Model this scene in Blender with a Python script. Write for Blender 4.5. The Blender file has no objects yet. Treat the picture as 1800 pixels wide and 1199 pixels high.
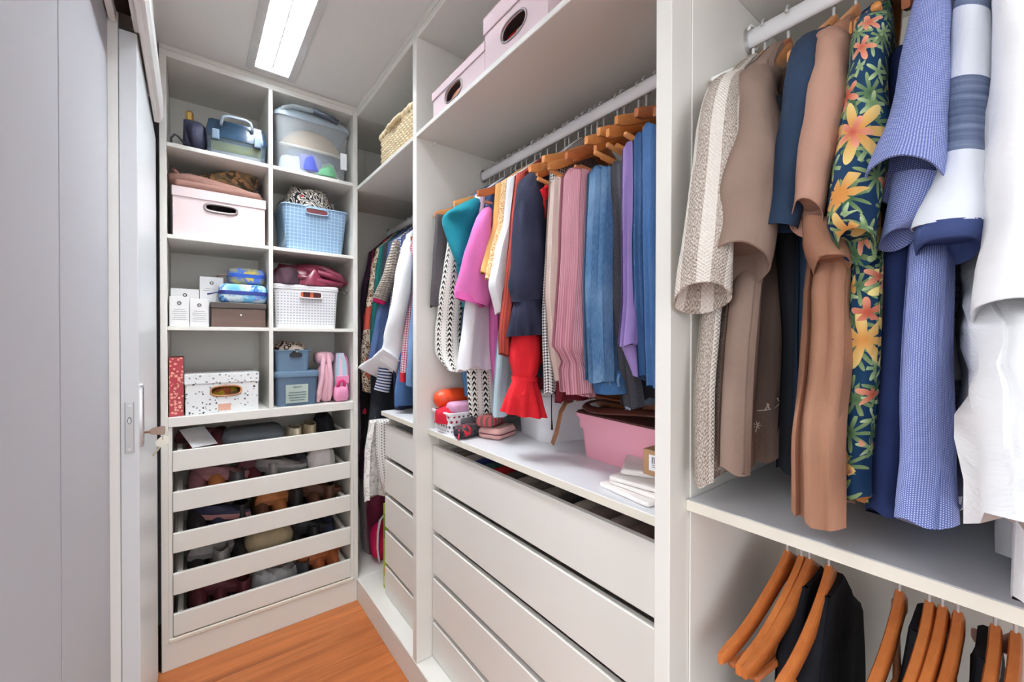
import bpy, math, random
from mathutils import Vector, noise, Matrix
PI = math.pi
# ------------------------------------------------------------------ camera, world, exposure
scene = bpy.context.scene
COL = scene.collection
CAM_F, CAM_YAW, CAM_PITCH, CAM_ROLL, CAM_Z = 731.55, .6568, -.0073, .0014, 1.31
cam_data = bpy.data.cameras.new('camera'); cam = bpy.data.objects.new('camera', cam_data); COL.objects.link(cam)
cam_data.sensor_width = 36.0; cam_data.lens = CAM_F / 1800 * 36; cam_data.clip_start = .02
_d = Vector((math.sin(CAM_YAW) * math.cos(CAM_PITCH), math.cos(CAM_YAW) * math.cos(CAM_PITCH), math.sin(CAM_PITCH)))
_r0 = Vector((math.cos(CAM_YAW), -math.sin(CAM_YAW), 0)); _u0 = _r0.cross(_d)
_r = _r0 * math.cos(CAM_ROLL) + _u0 * math.sin(CAM_ROLL); _u = _u0 * math.cos(CAM_ROLL) - _r0 * math.sin(CAM_ROLL)
_C = Vector((0, 0, CAM_Z))
cam.matrix_world = Matrix(((_r.x, _u.x, -_d.x, 0), (_r.y, _u.y, -_d.y, 0), (_r.z, _u.z, -_d.z, CAM_Z), (0, 0, 0, 1)))
scene.camera = cam
world = bpy.data.worlds.new('world'); scene.world = world; world.use_nodes = True
_bg = world.node_tree.nodes['Background']; _bg.inputs[0].default_value = (.93, .96, 1.0, 1); _bg.inputs[1].default_value = 1.6
scene.view_settings.view_transform = 'Standard'; scene.view_settings.look = 'None'
scene.view_settings.gamma = 1; scene.view_settings.use_curve_mapping = False
scene.view_settings.exposure = 1.06
TUBE_STRENGTH = 112.0

def at(px, py, ax, val):
    """point of the photograph's pixel on the plane ax = val"""
    D = _d + (px - 900) / CAM_F * _r + (599.5 - py) / CAM_F * _u
    i = 'xyz'.index(ax); t = (val - _C[i]) / D[i]
    return _C + D * t

# ------------------------------------------------------------------ materials
def S(r, g, b):
    f = lambda c: (c / 255 / 12.92) if c / 255 <= .04045 else ((c / 255 + .055) / 1.055) ** 2.4
    return (f(r), f(g), f(b), 1)

class X:
    """a node socket with arithmetic"""
    def __init__(s, nt, k): s.nt, s.k = nt, k
    def m(s, op, *a, clamp=False):
        n = s.nt.nodes.new('ShaderNodeMath'); n.operation = op; n.use_clamp = clamp
        s.nt.links.new(s.k, n.inputs[0])
        for i, v in enumerate(a):
            if isinstance(v, X): s.nt.links.new(v.k, n.inputs[i + 1])
            else: n.inputs[i + 1].default_value = v
        return X(s.nt, n.outputs[0])
    def __add__(s, o): return s.m('ADD', o)
    def __sub__(s, o): return s.m('SUBTRACT', o)
    def __mul__(s, o): return s.m('MULTIPLY', o)
    def __truediv__(s, o): return s.m('DIVIDE', o)
    def fract(s): return s.m('FRACT')
    def abs(s): return s.m('ABSOLUTE')
    def sin(s): return s.m('SINE')
    def gt(s, v): return s.m('GREATER_THAN', v)
    def lt(s, v): return s.m('LESS_THAN', v)
    def step(s, a, b):
        n = s.nt.nodes.new('ShaderNodeMapRange'); s.nt.links.new(s.k, n.inputs[0])
        n.inputs[1].default_value = a; n.inputs[2].default_value = b
        return X(s.nt, n.outputs[0])

class Mat:
    def __init__(s, name, rough=.8, spec=.3, metal=0):
        s.m = bpy.data.materials.new(name); s.m.use_nodes = True; s.nt = s.m.node_tree
        s.b = s.nt.nodes['Principled BSDF']
        s.b.inputs['Roughness'].default_value = rough; s.b.inputs['Metallic'].default_value = metal
        s.b.inputs['Specular IOR Level'].default_value = spec
        s._uv = None
    def uv(s):
        if s._uv is None:
            n = s.nt.nodes.new('ShaderNodeTexCoord'); s._tc = n
            q = s.nt.nodes.new('ShaderNodeSeparateXYZ'); s.nt.links.new(n.outputs['UV'], q.inputs[0])
            s._uv = (X(s.nt, q.outputs[0]), X(s.nt, q.outputs[1]))
        return s._uv
    def ob(s):
        s.uv(); q = s.nt.nodes.new('ShaderNodeSeparateXYZ'); s.nt.links.new(s._tc.outputs['Object'], q.inputs[0])
        return [X(s.nt, q.outputs[i]) for i in range(3)]
    def vec(s, x, y, z=0.0):
        n = s.nt.nodes.new('ShaderNodeCombineXYZ')
        for i, v in enumerate((x, y, z)):
            if isinstance(v, X): s.nt.links.new(v.k, n.inputs[i])
            else: n.inputs[i].default_value = v
        return n.outputs[0]
    def noise(s, vec=None, scale=5, detail=3, rough=.5, dist=0, color=False):
        n = s.nt.nodes.new('ShaderNodeTexNoise'); s.uv()
        s.nt.links.new(vec if vec is not None else s._tc.outputs['Object'], n.inputs['Vector'])
        n.inputs['Scale'].default_value = scale; n.inputs['Detail'].default_value = detail
        n.inputs['Roughness'].default_value = rough; n.inputs['Distortion'].default_value = dist
        return X(s.nt, n.outputs['Color' if color else 'Fac'])
    def voro(s, vec, scale, feature='F1', rand=1.0):
        n = s.nt.nodes.new('ShaderNodeTexVoronoi'); n.feature = feature; s.uv()
        s.nt.links.new(vec if vec is not None else s._tc.outputs['Object'], n.inputs['Vector'])
        n.inputs['Scale'].default_value = scale; n.inputs['Randomness'].default_value = rand
        return n
    def mix(s, fac, a, b):
        n = s.nt.nodes.new('ShaderNodeMix'); n.data_type = 'RGBA'; n.clamp_factor = True
        if isinstance(fac, X): s.nt.links.new(fac.k, n.inputs[0])
        else: n.inputs[0].default_value = fac
        for i, v in ((6, a), (7, b)):
            if hasattr(v, 'is_linked'): s.nt.links.new(v, n.inputs[i])
            else: n.inputs[i].default_value = v
        return n.outputs[2]
    def color(s, c):
        if hasattr(c, 'is_linked'): s.nt.links.new(c, s.b.inputs['Base Color'])
        else: s.b.inputs['Base Color'].default_value = c
        return s
    def bump(s, h, strength=.3, dist=.002):
        n = s.nt.nodes.new('ShaderNodeBump'); n.inputs['Strength'].default_value = strength
        n.inputs['Distance'].default_value = dist; s.nt.links.new(h.k, n.inputs['Height'])
        s.nt.links.new(n.outputs[0], s.b.inputs['Normal']); return s

def shade(c, f): return (c[0] * f, c[1] * f, c[2] * f, 1)
_mc = {}
def once(fn):
    def w(*a, **k):
        key = (fn.__name__, a, tuple(sorted(k.items())))
        if key not in _mc: _mc[key] = fn(*a, **k)
        return _mc[key]
    return w
@once
def plain(name, c, rough=.5, spec=.4, metal=0, var=.06, scale=8.0, bump=0.0, bscale=60.0):
    m = Mat(name, rough, spec, metal)
    n = m.noise(scale=scale, detail=2)
    m.color(m.mix(n.step(.3, .7), shade(c, 1 - var), shade(c, 1 + var)))
    if bump: m.bump(m.noise(scale=bscale, detail=3), bump, .001)
    return m.m
@once
def cloth(name, c, var=.12, weave=700.0, rough=.9, bump=.35, kind='plain', c2=None, k=1.0, c3=None):
    """woven fabric; kind picks the print"""
    m = Mat(name, rough, .2)
    u, v = m.uv()
    n = m.noise(m.vec(u, v), 14, 3)
    col = m.mix(n.step(.3, .7), shade(c, 1 - var), shade(c, 1 + var))
    h = m.noise(m.vec(u * 1.6, v * .7), 11, 3, .55, .8) * 3.0 + m.noise(m.vec(u, v), 220, 2) * .35
    if kind == 'stripe_u':      # vertical stripes, period 1/k m
        col = m.mix((u * k).fract().gt(.5), col, c2)
    elif kind == 'stripe_v':
        col = m.mix((v * k).fract().gt(.5), col, c2)
    elif kind == 'band':        # wide streaked bands across
        w = m.noise(m.vec(u * 6, v * 160), 1.0, 3)
        f = (v * k + w * .06).fract()
        col = m.mix(f.gt(.52), col, m.mix(w.step(.35, .65), c2, c3 or c2))
    elif kind == 'check':
        a = (u * k).fract().gt(.5); b = (v * k).fract().gt(.5)
        col = m.mix((a + b) * .5, col, c2)
    elif kind == 'dots':
        a = ((u * k).fract() - .5).abs(); b = ((v * k + (u * k).m('FLOOR') * .5).fract() - .5).abs()
        d = a * a + b * b
        col = m.mix(d.lt(.085), col, c2)
    elif kind == 'chevron':     # black arrow columns on white
        cu = u * k
        f = cu.fract(); cell = (f - .5).abs()
        arr = (v * k * 2.2 + cell * 3.2).fract().lt(.5)
        msk = cell.lt(.17)
        dot = (cell - .27).abs().lt(.025) * (v * k * 4).fract().lt(.5)
        col = m.mix(arr * msk + dot, col, c2)
    elif kind == 'denim':
        w = m.noise(m.vec(u * 900, v * 90), 1.0, 2); fade = m.noise(m.vec(u, v), 6, 3)
        col = m.mix(w.step(.35, .7) * .35 + fade.step(.45, .75) * .5, c, c2)
    elif kind == 'rib':
        w = (u * k * 2 * PI).sin()
        col = m.mix(w.step(-1, 1), shade(c, .72), shade(c, 1.1)); h = w * 1.5
    elif kind == 'knit':
        w = (v * k * 2 * PI + (u * k * 3).sin() * .6).sin() + (u * k * 5).sin() * .4
        col = m.mix(w.step(-1.2, 1.2), c2, c); h = w * 2
    elif kind == 'leopard':
        vo = m.voro(m.vec(u, v), k); d = X(m.nt, vo.outputs['Distance'])
        nn = m.noise(m.vec(u, v), k * 1.5, 2)
        ring = (d + (nn - .5) * .35)
        col = m.mix(ring.gt(.28) * ring.lt(.5), col, c2)
        if c3: col = m.mix(m.noise(m.vec(u, v), 5.0, 1).gt(.56), col, c3)
    elif kind == 'scroll':
        nn = m.noise(m.vec(u, v), k, 1, .4, 1.5)
        col = m.mix((nn * 9).fract().gt(.55), col, c2)
        if c3: col = m.mix(m.noise(m.vec(u, v), k * .6, 1).gt(.68), col, c3)
    elif kind == 'patch':
        vo = m.voro(m.vec(u, v), k)
        q = m.nt.nodes.new('ShaderNodeSeparateColor'); m.nt.links.new(vo.outputs['Color'], q.inputs[0])
        col = m.mix(X(m.nt, q.outputs[0]).gt(.55), col, c2)
        if c3: col = m.mix(X(m.nt, q.outputs[1]).gt(.7), col, c3)
    elif kind == 'woven':       # broad pale and brown woven stripes with thread texture
        t = (v * 900).sin() * (u * 900).sin()
        st = (u * k).fract()
        thread = m.noise(m.vec(u * 700, v * 260), 1.0, 2)
        br = m.mix(thread.step(.35, .65), c2, c)
        col = m.mix(st.gt(.42), shade(c, 1.12), br); h = t + thread
    elif kind == 'water':
        col = m.mix(m.noise(m.vec(u, v), k, 3, .6, .8).step(.42, .58), col, c2)
        if c3: col = m.mix(m.noise(m.vec(u + 3.1, v), k * .8, 3, .6, 1.0).step(.56, .64), col, c3)
    elif kind == 'speck':
        t = m.noise(m.vec(u * 500, v * 500), 1.0, 2)
        col = m.mix(t.step(.5, .7), col, c2)
    m.color(col); m.bump(h, bump, .004 if kind not in ('rib', 'knit', 'woven') else .0015)
    return m.m
@once
def floral(name):
    m = Mat(name, .85, .25); u, v = m.uv()
    base = m.mix(m.noise(m.vec(u, v), 9, 2).step(.35, .65), S(16, 42, 76), S(22, 62, 92))
    def flowers(col, scale, petals, R, offs, chance, a, b, sharp):
        vu = m.vec(u + offs, v + offs * 1.7)
        vo = m.voro(vu, scale, rand=.85)
        q = m.nt.nodes.new('ShaderNodeSeparateXYZ'); m.nt.links.new(vo.outputs['Position'], q.inputs[0])
        qc = m.nt.nodes.new('ShaderNodeSeparateColor'); m.nt.links.new(vo.outputs['Color'], qc.inputs[0])
        rnd = X(m.nt, qc.outputs[0]); rn2 = X(m.nt, qc.outputs[1])
        dx = (u + offs) - X(m.nt, q.outputs[0]); dy = (v + offs * 1.7) - X(m.nt, q.outputs[1])
        ang = dy.m('ARCTAN2', dx) + rnd * 6.0
        r = (dx * dx + dy * dy).m('SQRT')
        lobe = (ang * petals * .5).sin().abs().m('POWER', sharp)
        inside = r.lt((lobe * .75 + .25) * R) * rn2.lt(chance)
        return m.mix(inside, col, m.mix((r * (1 / R) + (rnd - .5) * .5), a, b))
    col = flowers(base, 20, 9, .030, .31, .85, S(62, 96, 66), S(140, 160, 108), 3.0)
    col = flowers(col, 26, 5, .019, .77, .70, S(104, 134, 90), S(182, 198, 150), 4.0)
    col = flowers(col, 11.5, 7, .044, .13, .42, S(204, 138, 70), S(236, 216, 140), 1.7)
    col = flowers(col, 17, 5, .022, .53, .28, S(184, 84, 62), S(228, 160, 130), 1.8)
    m.color(col); m.bump(m.noise(m.vec(u * 1.6, v * .7), 11, 3, .55, .8), .5, .012)
    return m.m
@once
def woodmat(name, c1, c2, rough=.4, axis=0, scale=1.0, spec=.45):
    m = Mat(name, rough, spec); o = m.ob()
    k = [70.0 * scale] * 3; k[axis] = 4.0 * scale
    oi = m.nt.nodes.new('ShaderNodeObjectInfo'); rnd = X(m.nt, oi.outputs['Random'])
    vec = m.vec(o[0] * k[0] + rnd * 37, o[1] * k[1] + rnd * 17, o[2] * k[2])
    n = m.noise(vec, 1.0, 4, .6, .6); n2 = m.noise(m.vec(o[0] * k[0] * .16 + rnd * 9, o[1] * k[1] * .16, o[2] * k[2] * .16), 1.0, 3, .5, 1.2)
    col = m.mix((n * .6 + n2 * .5).step(.35, .75), c1, c2)
    hs = m.nt.nodes.new('ShaderNodeHueSaturation'); m.nt.links.new(col, hs.inputs['Color'])
    val = rnd * .22 + .89; m.nt.links.new(val.k, hs.inputs['Value'])
    m.color(hs.outputs[0]); m.bump(n, .12, .0006)
    return m.m
@once
def clear(name, c, alpha=.35, rough=.15):
    """thin translucent plastic"""
    m = Mat(name, rough, .5); m.color(c)
    m.b.inputs['Alpha'].default_value = alpha
    return m.m
@once
def emit(name, c, strength):
    m = Mat(name, .5, .2); m.color(c)
    m.b.inputs['Emission Color'].default_value = c; m.b.inputs['Emission Strength'].default_value = strength
    return m.m
@once
def speckle(name, c, scale, c2, c3, thr=.22):
    """terrazzo print"""
    m = Mat(name, .55, .35)
    vo = m.voro(None, scale); q = m.nt.nodes.new('ShaderNodeSeparateColor'); m.nt.links.new(vo.outputs['Color'], q.inputs[0])
    d = X(m.nt, vo.outputs['Distance']) + (m.noise(scale=scale * 2.5, detail=1) - .5) * .35
    r = X(m.nt, q.outputs[0])
    m.color(m.mix(d.lt(r * thr * 1.6), c, m.mix(X(m.nt, q.outputs[1]).gt(.4), c2, c3)))
    return m.m

WHITE = plain('white_laminate', S(229, 227, 220), .42, .4, var=.015, scale=3.0)
EDGE = plain('cream_edge_band', S(229, 224, 210), .45, .4, var=.02)
PAINT = plain('wall_paint_grey', S(188, 188, 193), .7, .3, var=.015, scale=2.0)
CEIL = plain('ceiling_paint', S(228, 227, 224), .8, .2, var=.015, scale=2.0)
DOORW = plain('door_lacquer', S(232, 236, 238), .35, .5, var=.015, scale=2.0)
FRAMEW = plain('frame_lacquer', S(248, 248, 244), .4, .4, var=.01)
CHROME = plain('chrome', S(214, 214, 216), .22, .5, 1.0, var=.03)
STEEL = plain('brushed_steel', S(196, 196, 195), .38, .5, .85, var=.06)
DARK = plain('dark_gap', S(52, 46, 44), .9, .1)
HOOKW = plain('hook_wire', S(206, 206, 206), .3, .6, .25, var=.03)
HWOOD = woodmat('hanger_wood', S(196, 124, 62), S(222, 152, 88), .35, 0)
HWOOD2 = woodmat('hanger_wood_dark', S(150, 82, 44), S(180, 106, 62), .35, 0)

# ------------------------------------------------------------------ mesh helpers
class MB:
    def __init__(s): s.v, s.f, s.uv = [], [], []
    def vert(s, p): s.v.append(tuple(p)); return len(s.v) - 1
    def face(s, idx, uv=None): s.f.append(tuple(idx)); s.uv.append(uv)
    def box(s, lo, hi, b=.0015):
        """chamfered box"""
        lo, hi = [min(a, c) for a, c in zip(lo, hi)], [max(a, c) for a, c in zip(lo, hi)]
        b = min(b, min(h - l for l, h in zip(lo, hi)) * .45)
        id = {}
        for sx in (0, 1):
            for sy in (0, 1):
                for sz in (0, 1):
                    sg = (sx, sy, sz)
                    for ax in range(3):
                        p = []
                        for i in range(3):
                            e = hi[i] if sg[i] else lo[i]
                            if i != ax: e += -b if sg[i] else b
                            p.append(e)
                        id[(sg, ax)] = s.vert(p)
        for ax in range(3):
            o1, o2 = [i for i in range(3) if i != ax]
            for sd in (0, 1):
                q = []
                for a, c in ((0, 0), (1, 0), (1, 1), (0, 1)):
                    sg = [0, 0, 0]; sg[ax] = sd; sg[o1] = a; sg[o2] = c; q.append(id[(tuple(sg), ax)])
                flip = (sd == 0) ^ (ax == 1)
                s.face(q[::-1] if flip else q)
            for a in (0, 1):
                for c in (0, 1):
                    s0 = [0, 0, 0]; s1 = [0, 0, 0]; s0[o1] = s1[o1] = a; s0[o2] = s1[o2] = c; s1[ax] = 1
                    s0, s1 = tuple(s0), tuple(s1)
                    q = [id[(s0, o1)], id[(s1, o1)], id[(s1, o2)], id[(s0, o2)]]
                    s.face(q if (a ^ c) ^ (ax == 1) else q[::-1])
        for sx in (0, 1):
            for sy in (0, 1):
                for sz in (0, 1):
                    q = [id[((sx, sy, sz), i)] for i in range(3)]
                    s.face(q if (sx + sy + sz) % 2 else q[::-1])
        return s
    def loft(s, rings, closed=True, cap0=True, cap1=True):
        """rings: lists of points, equal length; UV in metres"""
        base = []; n = len(rings[0]); V = 0; us = []; vs = [0]
        for r in rings:
            base.append(len(s.v)); s.v += [tuple(p) for p in r]
        for k, r in enumerate(rings):
            acc = [0]
            for i in range(n):
                acc.append(acc[-1] + (Vector(r[(i + 1) % n]) - Vector(r[i])).length)
            us.append(acc)
            if k: vs.append(vs[-1] + sum((Vector(rings[k][i]) - Vector(rings[k - 1][i])).length for i in range(0, n, max(1, n // 8))) / len(range(0, n, max(1, n // 8))))
        mid = us[len(us) // 2]
        m = n if closed else n - 1
        for k in range(len(rings) - 1):
            for i in range(m):
                j = (i + 1) % n
                s.face((base[k] + i, base[k] + j, base[k + 1] + j, base[k + 1] + i),
                       ((mid[i], -vs[k]), (mid[i + 1], -vs[k]), (mid[i + 1], -vs[k + 1]), (mid[i], -vs[k + 1])))
        if closed and cap0: s.face([base[0] + i for i in range(n)][::-1], [(r0[0], r0[1]) for r0 in rings[0]][::-1])
        if closed and cap1: s.face([base[-1] + i for i in range(n)], [(r0[0], r0[1]) for r0 in rings[-1]])
        return s
    def tube(s, pts, r, n=8, cap=True, flat=1.0):
        pts = [Vector(p) for p in pts]; rings = []
        prev = None
        for i, p in enumerate(pts):
            t = (pts[min(i + 1, len(pts) - 1)] - pts[max(i - 1, 0)]).normalized()
            if prev is None:
                a = Vector((0, 0, 1)) if abs(t.z) < .9 else Vector((1, 0, 0))
                x = t.cross(a).normalized()
            else:
                x = (prev - t * prev.dot(t)).normalized()
            prev = x; y = t.cross(x)
            rr = r[i] if isinstance(r, (list, tuple)) else r
            rings.append([p + x * rr * math.cos(2 * PI * k / n) + y * rr * flat * math.sin(2 * PI * k / n) for k in range(n)])
        return s.loft(rings, True, cap, cap)
    def disc(s, c, r, axis=2, h=.002, n=20, ry=None):
        ry = ry or r; rings = []
        for t in (-h / 2, h / 2):
            ring = []
            for k in range(n):
                a = 2 * PI * k / n; p = [0, 0, 0]; o = [i for i in range(3) if i != axis]
                p[o[0]] = r * math.cos(a); p[o[1]] = ry * math.sin(a); p[axis] = t
                ring.append(tuple(c[i] + p[i] for i in range(3)))
            rings.append(ring)
        return s.loft(rings)
    def build(s, name, mat, parent=None, smooth=False, angle=None):
        me = bpy.data.meshes.new(name); me.from_pydata(s.v, [], s.f)
        if any(u is not None for u in s.uv):
            L = me.uv_layers.new(name='UVMap').data; i = 0; flat = []
            for f, u in zip(s.f, s.uv):
                for q in range(len(f)):
                    flat += list(u[q]) if u else [0, 0]
            L.foreach_set('uv', flat)
        me.materials.append(mat)
        if smooth:
            me.polygons.foreach_set('use_smooth', [True] * len(me.polygons))
            if angle: me.set_sharp_from_angle(angle=math.radians(angle))
        me.validate(); me.update()
        o = bpy.data.objects.new(name, me); COL.objects.link(o)

        return o
def box(name, lo, hi, mat, parent=None, b=.0015): return MB().box(lo, hi, b).build(name, mat, parent)
def tag(o, label=None, cat=None, group=None, kind=None):
    if label: o['label'] = label
    if cat: o['category'] = cat
    if group: o['group'] = group
    if kind: o['kind'] = kind
    return o
_bases = {}
def thing(name, base, label=None, cat=None, group=None, kind=None):
    o = bpy.data.objects.new(name, None); COL.objects.link(o); o.location = base; o.empty_display_size = .05
    _bases[o.name] = tuple(base)
    return tag(o, label, cat, group, kind)
def _adopt(o, parent):
    o.parent = parent
_build = MB.build
def build2(self, name, mat, parent=None, smooth=False, angle=None):
    o = _build(self, name, mat, None, smooth, angle)
    if parent:
        o.parent = parent
        root = parent
        while root.parent: root = root.parent
        if parent.parent is None and parent.name in _bases:
            o.matrix_parent_inverse = Matrix.Translation(-Vector(_bases[parent.name]))
    return o
MB.build = build2
def lerp(a, b, t): return a + (b - a) * t
def rrect(cx, cy, hx, hy, r, z, n=5):
    r = min(r, hx * .98, hy * .98); out = []
    for qx, qy, a0 in ((1, 1, 0), (-1, 1, PI / 2), (-1, -1, PI), (1, -1, 1.5 * PI)):
        for k in range(n + 1):
            a = a0 + PI / 2 * k / n
            out.append((cx + qx * (hx - r) + r * math.cos(a), cy + qy * (hy - r) + r * math.sin(a), z))
    return out
def mapped(o, loc, rz=0.0, parent=None):
    o.location = loc; o.rotation_euler = (0, 0, rz); return o
def copy_tree(o, parent=None):
    c = o.copy(); COL.objects.link(c); c.parent = parent
    if o.name in _bases and parent is None: _bases[c.name] = _bases[o.name]
    for ch in list(o.children):
        q = copy_tree(ch, c); q.matrix_parent_inverse = ch.matrix_parent_inverse.copy()
    return c
# ------------------------------------------------------------------ the room
YB, XR, BACK_Y, BACK_X = 2.108, .652, 2.462, 1.225
fl = box('floor', (-3.2, -3.4, -.04), (1.26, 2.50, -.004), plain('floor_underlay', S(96, 58, 34), .8), None, .001)
tag(fl, 'orange brown wooden plank floor', kind='structure')
FW = woodmat('floor_wood', S(132, 68, 30), S(196, 118, 64), .38, 0, .55)
for k in range(16):
    y1 = YB + .02 - k * .192
    if y1 < -.9: break
    ofs = [.0, .0][k % 2]
    box('plank', (-.29, y1 - .1905, -.006), (XR + .02, y1, 0), FW, fl, .0012)
tag(box('wall_left', (-.30, .50, 0), (-.160, BACK_Y + .04, 2.45), PAINT), 'plain light grey wall on the door side', kind='structure')
tag(box('wall_back', (-.16, BACK_Y + .012, 0), (1.26, BACK_Y + .06, 2.45), PAINT), 'wall behind the shoe cabinet', kind='structure')
tag(box('wall_right', (BACK_X + .015, -.9, 0), (BACK_X + .05, BACK_Y + .012, 2.45), PAINT), 'wall behind the wardrobe', kind='structure')
tag(box('wall_light_block', (-.30, -.9, 0), (-.160, -.20, 2.45), PAINT), 'added wall on the near side of the doorway, narrowing its light', kind='structure')  # unseen wall, added to cut down the light coming through the doorway
# ceiling in four pieces round the lamp opening
LX0, LX1, LY0, LY1 = .197, .358, .90, 2.060
cb = MB()
for lo, hi in (((-.30, -.9), (LX0, 2.50)), ((LX1, -.9), (1.26, 2.50)), ((LX0, -.9), (LX1, LY0)), ((LX0, LY1), (LX1, 2.50))):
    cb.box((lo[0], lo[1], 2.45), (hi[0], hi[1], 2.49), .0004)
tag(cb.build('ceiling', CEIL), 'smooth off white ceiling', kind='structure')
# casing boards on the left wall, head of the sliding door and its track
tag(box('trim_1', (-.160, .93, 0), (-.1588, 1.395, 2.45), PAINT), 'flat grey casing board on the left wall', kind='structure')
tag(box('trim_2', (-.160, 1.402, 0), (-.1395, 1.42, 2.45), FRAMEW), 'bright white jamb strip beside the sliding door', kind='structure')
hd = thing('trim_3', (-.11, 1.0, 2.07), 'white door head with sliding track over the door', kind='structure')
box('track_lip', (-.1555, -.5, 2.078), (-.142, 1.399, 2.14), FRAMEW, hd)
box('track_channel', (-.142, -.5, 2.105), (-.110, 1.399, 2.14), DARK, hd)
box('track_lip', (-.110, -.5, 2.070), (-.0985, 1.399, 2.14), FRAMEW, hd)
MB().loft([[(x, y, z) for x, z in ((-.0985, 2.058), (-.088, 2.058), (-.080, 2.066), (-.074, 2.085), (-.074, 2.135), (-.079, 2.145), (-.0985, 2.145))] for y in (-.5, 1.905)]).build('moulding', FRAMEW, hd)
box('head_board', (-.155, -.5, 2.14), (-.0985, 1.905, 2.449), FRAMEW, hd)
# sliding door
dr = thing('door_1', (-.12, 1.74, 0), 'white sliding door standing open beside the shoe cabinet', kind='structure')
box('door_leaf', (-.1385, 1.400, .008), (-.1045, 2.09, 2.068), DOORW, dr, .0015)
lp = box('lock_plate', (-.1305, 1.397, 1.022), (-.1135, 1.4005, 1.150), STEEL, dr, .0012)
MB().disc((-.122, 1.3965, 1.140), .0035, 1, .0016, 12).build('screw', CHROME, lp)
MB().disc((-.122, 1.3965, 1.032), .0035, 1, .0016, 12).build('screw', CHROME, lp)
q = MB().disc((-.122, 1.3967, 1.103), .0038, 1, .0012, 16, .0085).build('keyhole_rim', DARK, lp)
MB().disc((-.122, 1.396, 1.103), .0028, 1, .002, 16, .0072).build('keyhole', CHROME, lp)
yk = 1.437
hr = []
for z, r in ((0, 0), ):
    pass
ring = lambda x, sc: [(x, yk + .0125 * sc * math.cos(a), 1.108 + sc * .082 * (math.sin(a) if abs(math.sin(a)) < .999 else math.sin(a))) for a in [2 * PI * k / 28 for k in range(28)]]
es = MB().loft([ring(-.1045, 1.0), ring(-.0995, 1.0), ring(-.0975, .86), ring(-.1015, .74), ring(-.1025, .6)], True, False, True).build('pull_plate', CHROME, dr, True, 40)
zk = 1.064
key = MB().tube([(-.1035, yk, zk), (-.085, yk, zk)], .0035, 8)
key.loft([rr for rr in ([(x, yk + s * .0011, zk + dz) for s, dz in ((-1, -h), (1, -h), (1, h), (-1, h))] for x, h in ((-.087, .004), (-.082, .0085), (-.062, .0115), (-.056, .0105), (-.055, .007)))])
kb = key.build('key', plain('key_plate', S(150, 128, 116), .35, .5, 1.0), dr)
rg = MB().tube([(-.060, yk + .008 * math.cos(a), zk - .014 + .011 * math.sin(a)) for a in [2 * PI * k / 16 for k in range(17)]], .0008, 6).build('key_ring', STEEL, kb)
k2 = MB()
k2.loft([[(-.061 + dx, yk - .002, z + dz), (-.061 + dx, yk, z + dz), (-.061 - dx, yk, z - dz * .2), (-.061 - dx, yk - .002, z - dz * .2)] for z, dx, dz in ((1.046, .006, .006), (1.038, .014, .006), (1.026, .013, .004), (1.020, .006, .003))])
k2.tube([(-.066, yk - .001, 1.022), (-.080, yk - .001, 1.000)], .0028, 6)
k2.build('spare_key', plain('key_nickel', S(205, 200, 186), .3, .5, 1.0), kb)

# recessed lamp: frame, reflector trough, two tubes, cross louvres
lamp = thing('ceiling_lamp', ((LX0 + LX1) / 2, 1.5, 2.45), 'recessed fluorescent ceiling lamp with white cross louvres', 'ceiling lamp')
fm = MB(); w = .024
for lo, hi in (((LX0 - .012, LY0 - .012), (LX0 + w - .006, LY1 + .012)), ((LX1 - w + .006, LY0 - .012), (LX1 + .012, LY1 + .012)), ((LX0 + w - .006, LY1 - w + .006), (LX1 - w + .006, LY1 + .012)), ((LX0 + w - .006, LY0 - .012), (LX1 - w + .006, LY0 + w - .006))):
    fm.box((lo[0], lo[1], 2.443), (hi[0], hi[1], 2.4498), .0015)
fm.build('frame', plain('lamp_frame', S(205, 205, 203), .45, .4), lamp)
TRW = plain('reflector_white', S(245, 246, 248), .35, .5, var=.01)
tr = MB(); a, b, c, d = LX0 + .006, LX1 - .006, LY0 + .006, LY1 - .006
tr.box((a, c, 2.55), (b, d, 2.556)); tr.box((a, c, 2.4502), (a + .004, d, 2.55)); tr.box((b - .004, c, 2.4502), (b, d, 2.55)); tr.box((a, c, 2.4502), (b, c + .004, 2.55)); tr.box((a, d - .004, 2.4502), (b, d, 2.55))
tr.build('reflector', TRW, lamp)
TUBE = emit('lamp_tube_glow', (.93, .97, 1.0, 1), TUBE_STRENGTH)
for tx in (.2405, .3145):
    tb = MB().tube([(tx, c + .03, 2.505), (tx, d - .03, 2.505)], .013, 14).build('tube', TUBE, lamp, True, 50)
    for ty in (c + .02, d - .02):
        MB().tube([(tx, ty - .012, 2.505), (tx, ty + .012, 2.505)], .0145, 14).build('tube_cap', STEEL, tb)
LOUV = plain('louvre_white', S(238, 242, 246), .3, .5, var=.01)
box('spine', (.2745, c + .004, 2.452), (.2805, d - .004, 2.485), LOUV, lamp)
for k in range(18):
    y = d - .05 - k * .063
    if y < c + .02: break
    for x0, x1 in ((a + .004, .2745), (.2805, b - .004)):
        MB().loft([[(x, y + dy, z) for dy, z in ((-.010, 2.484), (-.002, 2.453), (.002, 2.453), (.010, 2.484))] for x in (x0, x1)]).build('louvre', LOUV, lamp)

WTOP = plain('worktop_laminate', S(224, 225, 228), .38, .45, var=.015, scale=3.0)
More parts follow.
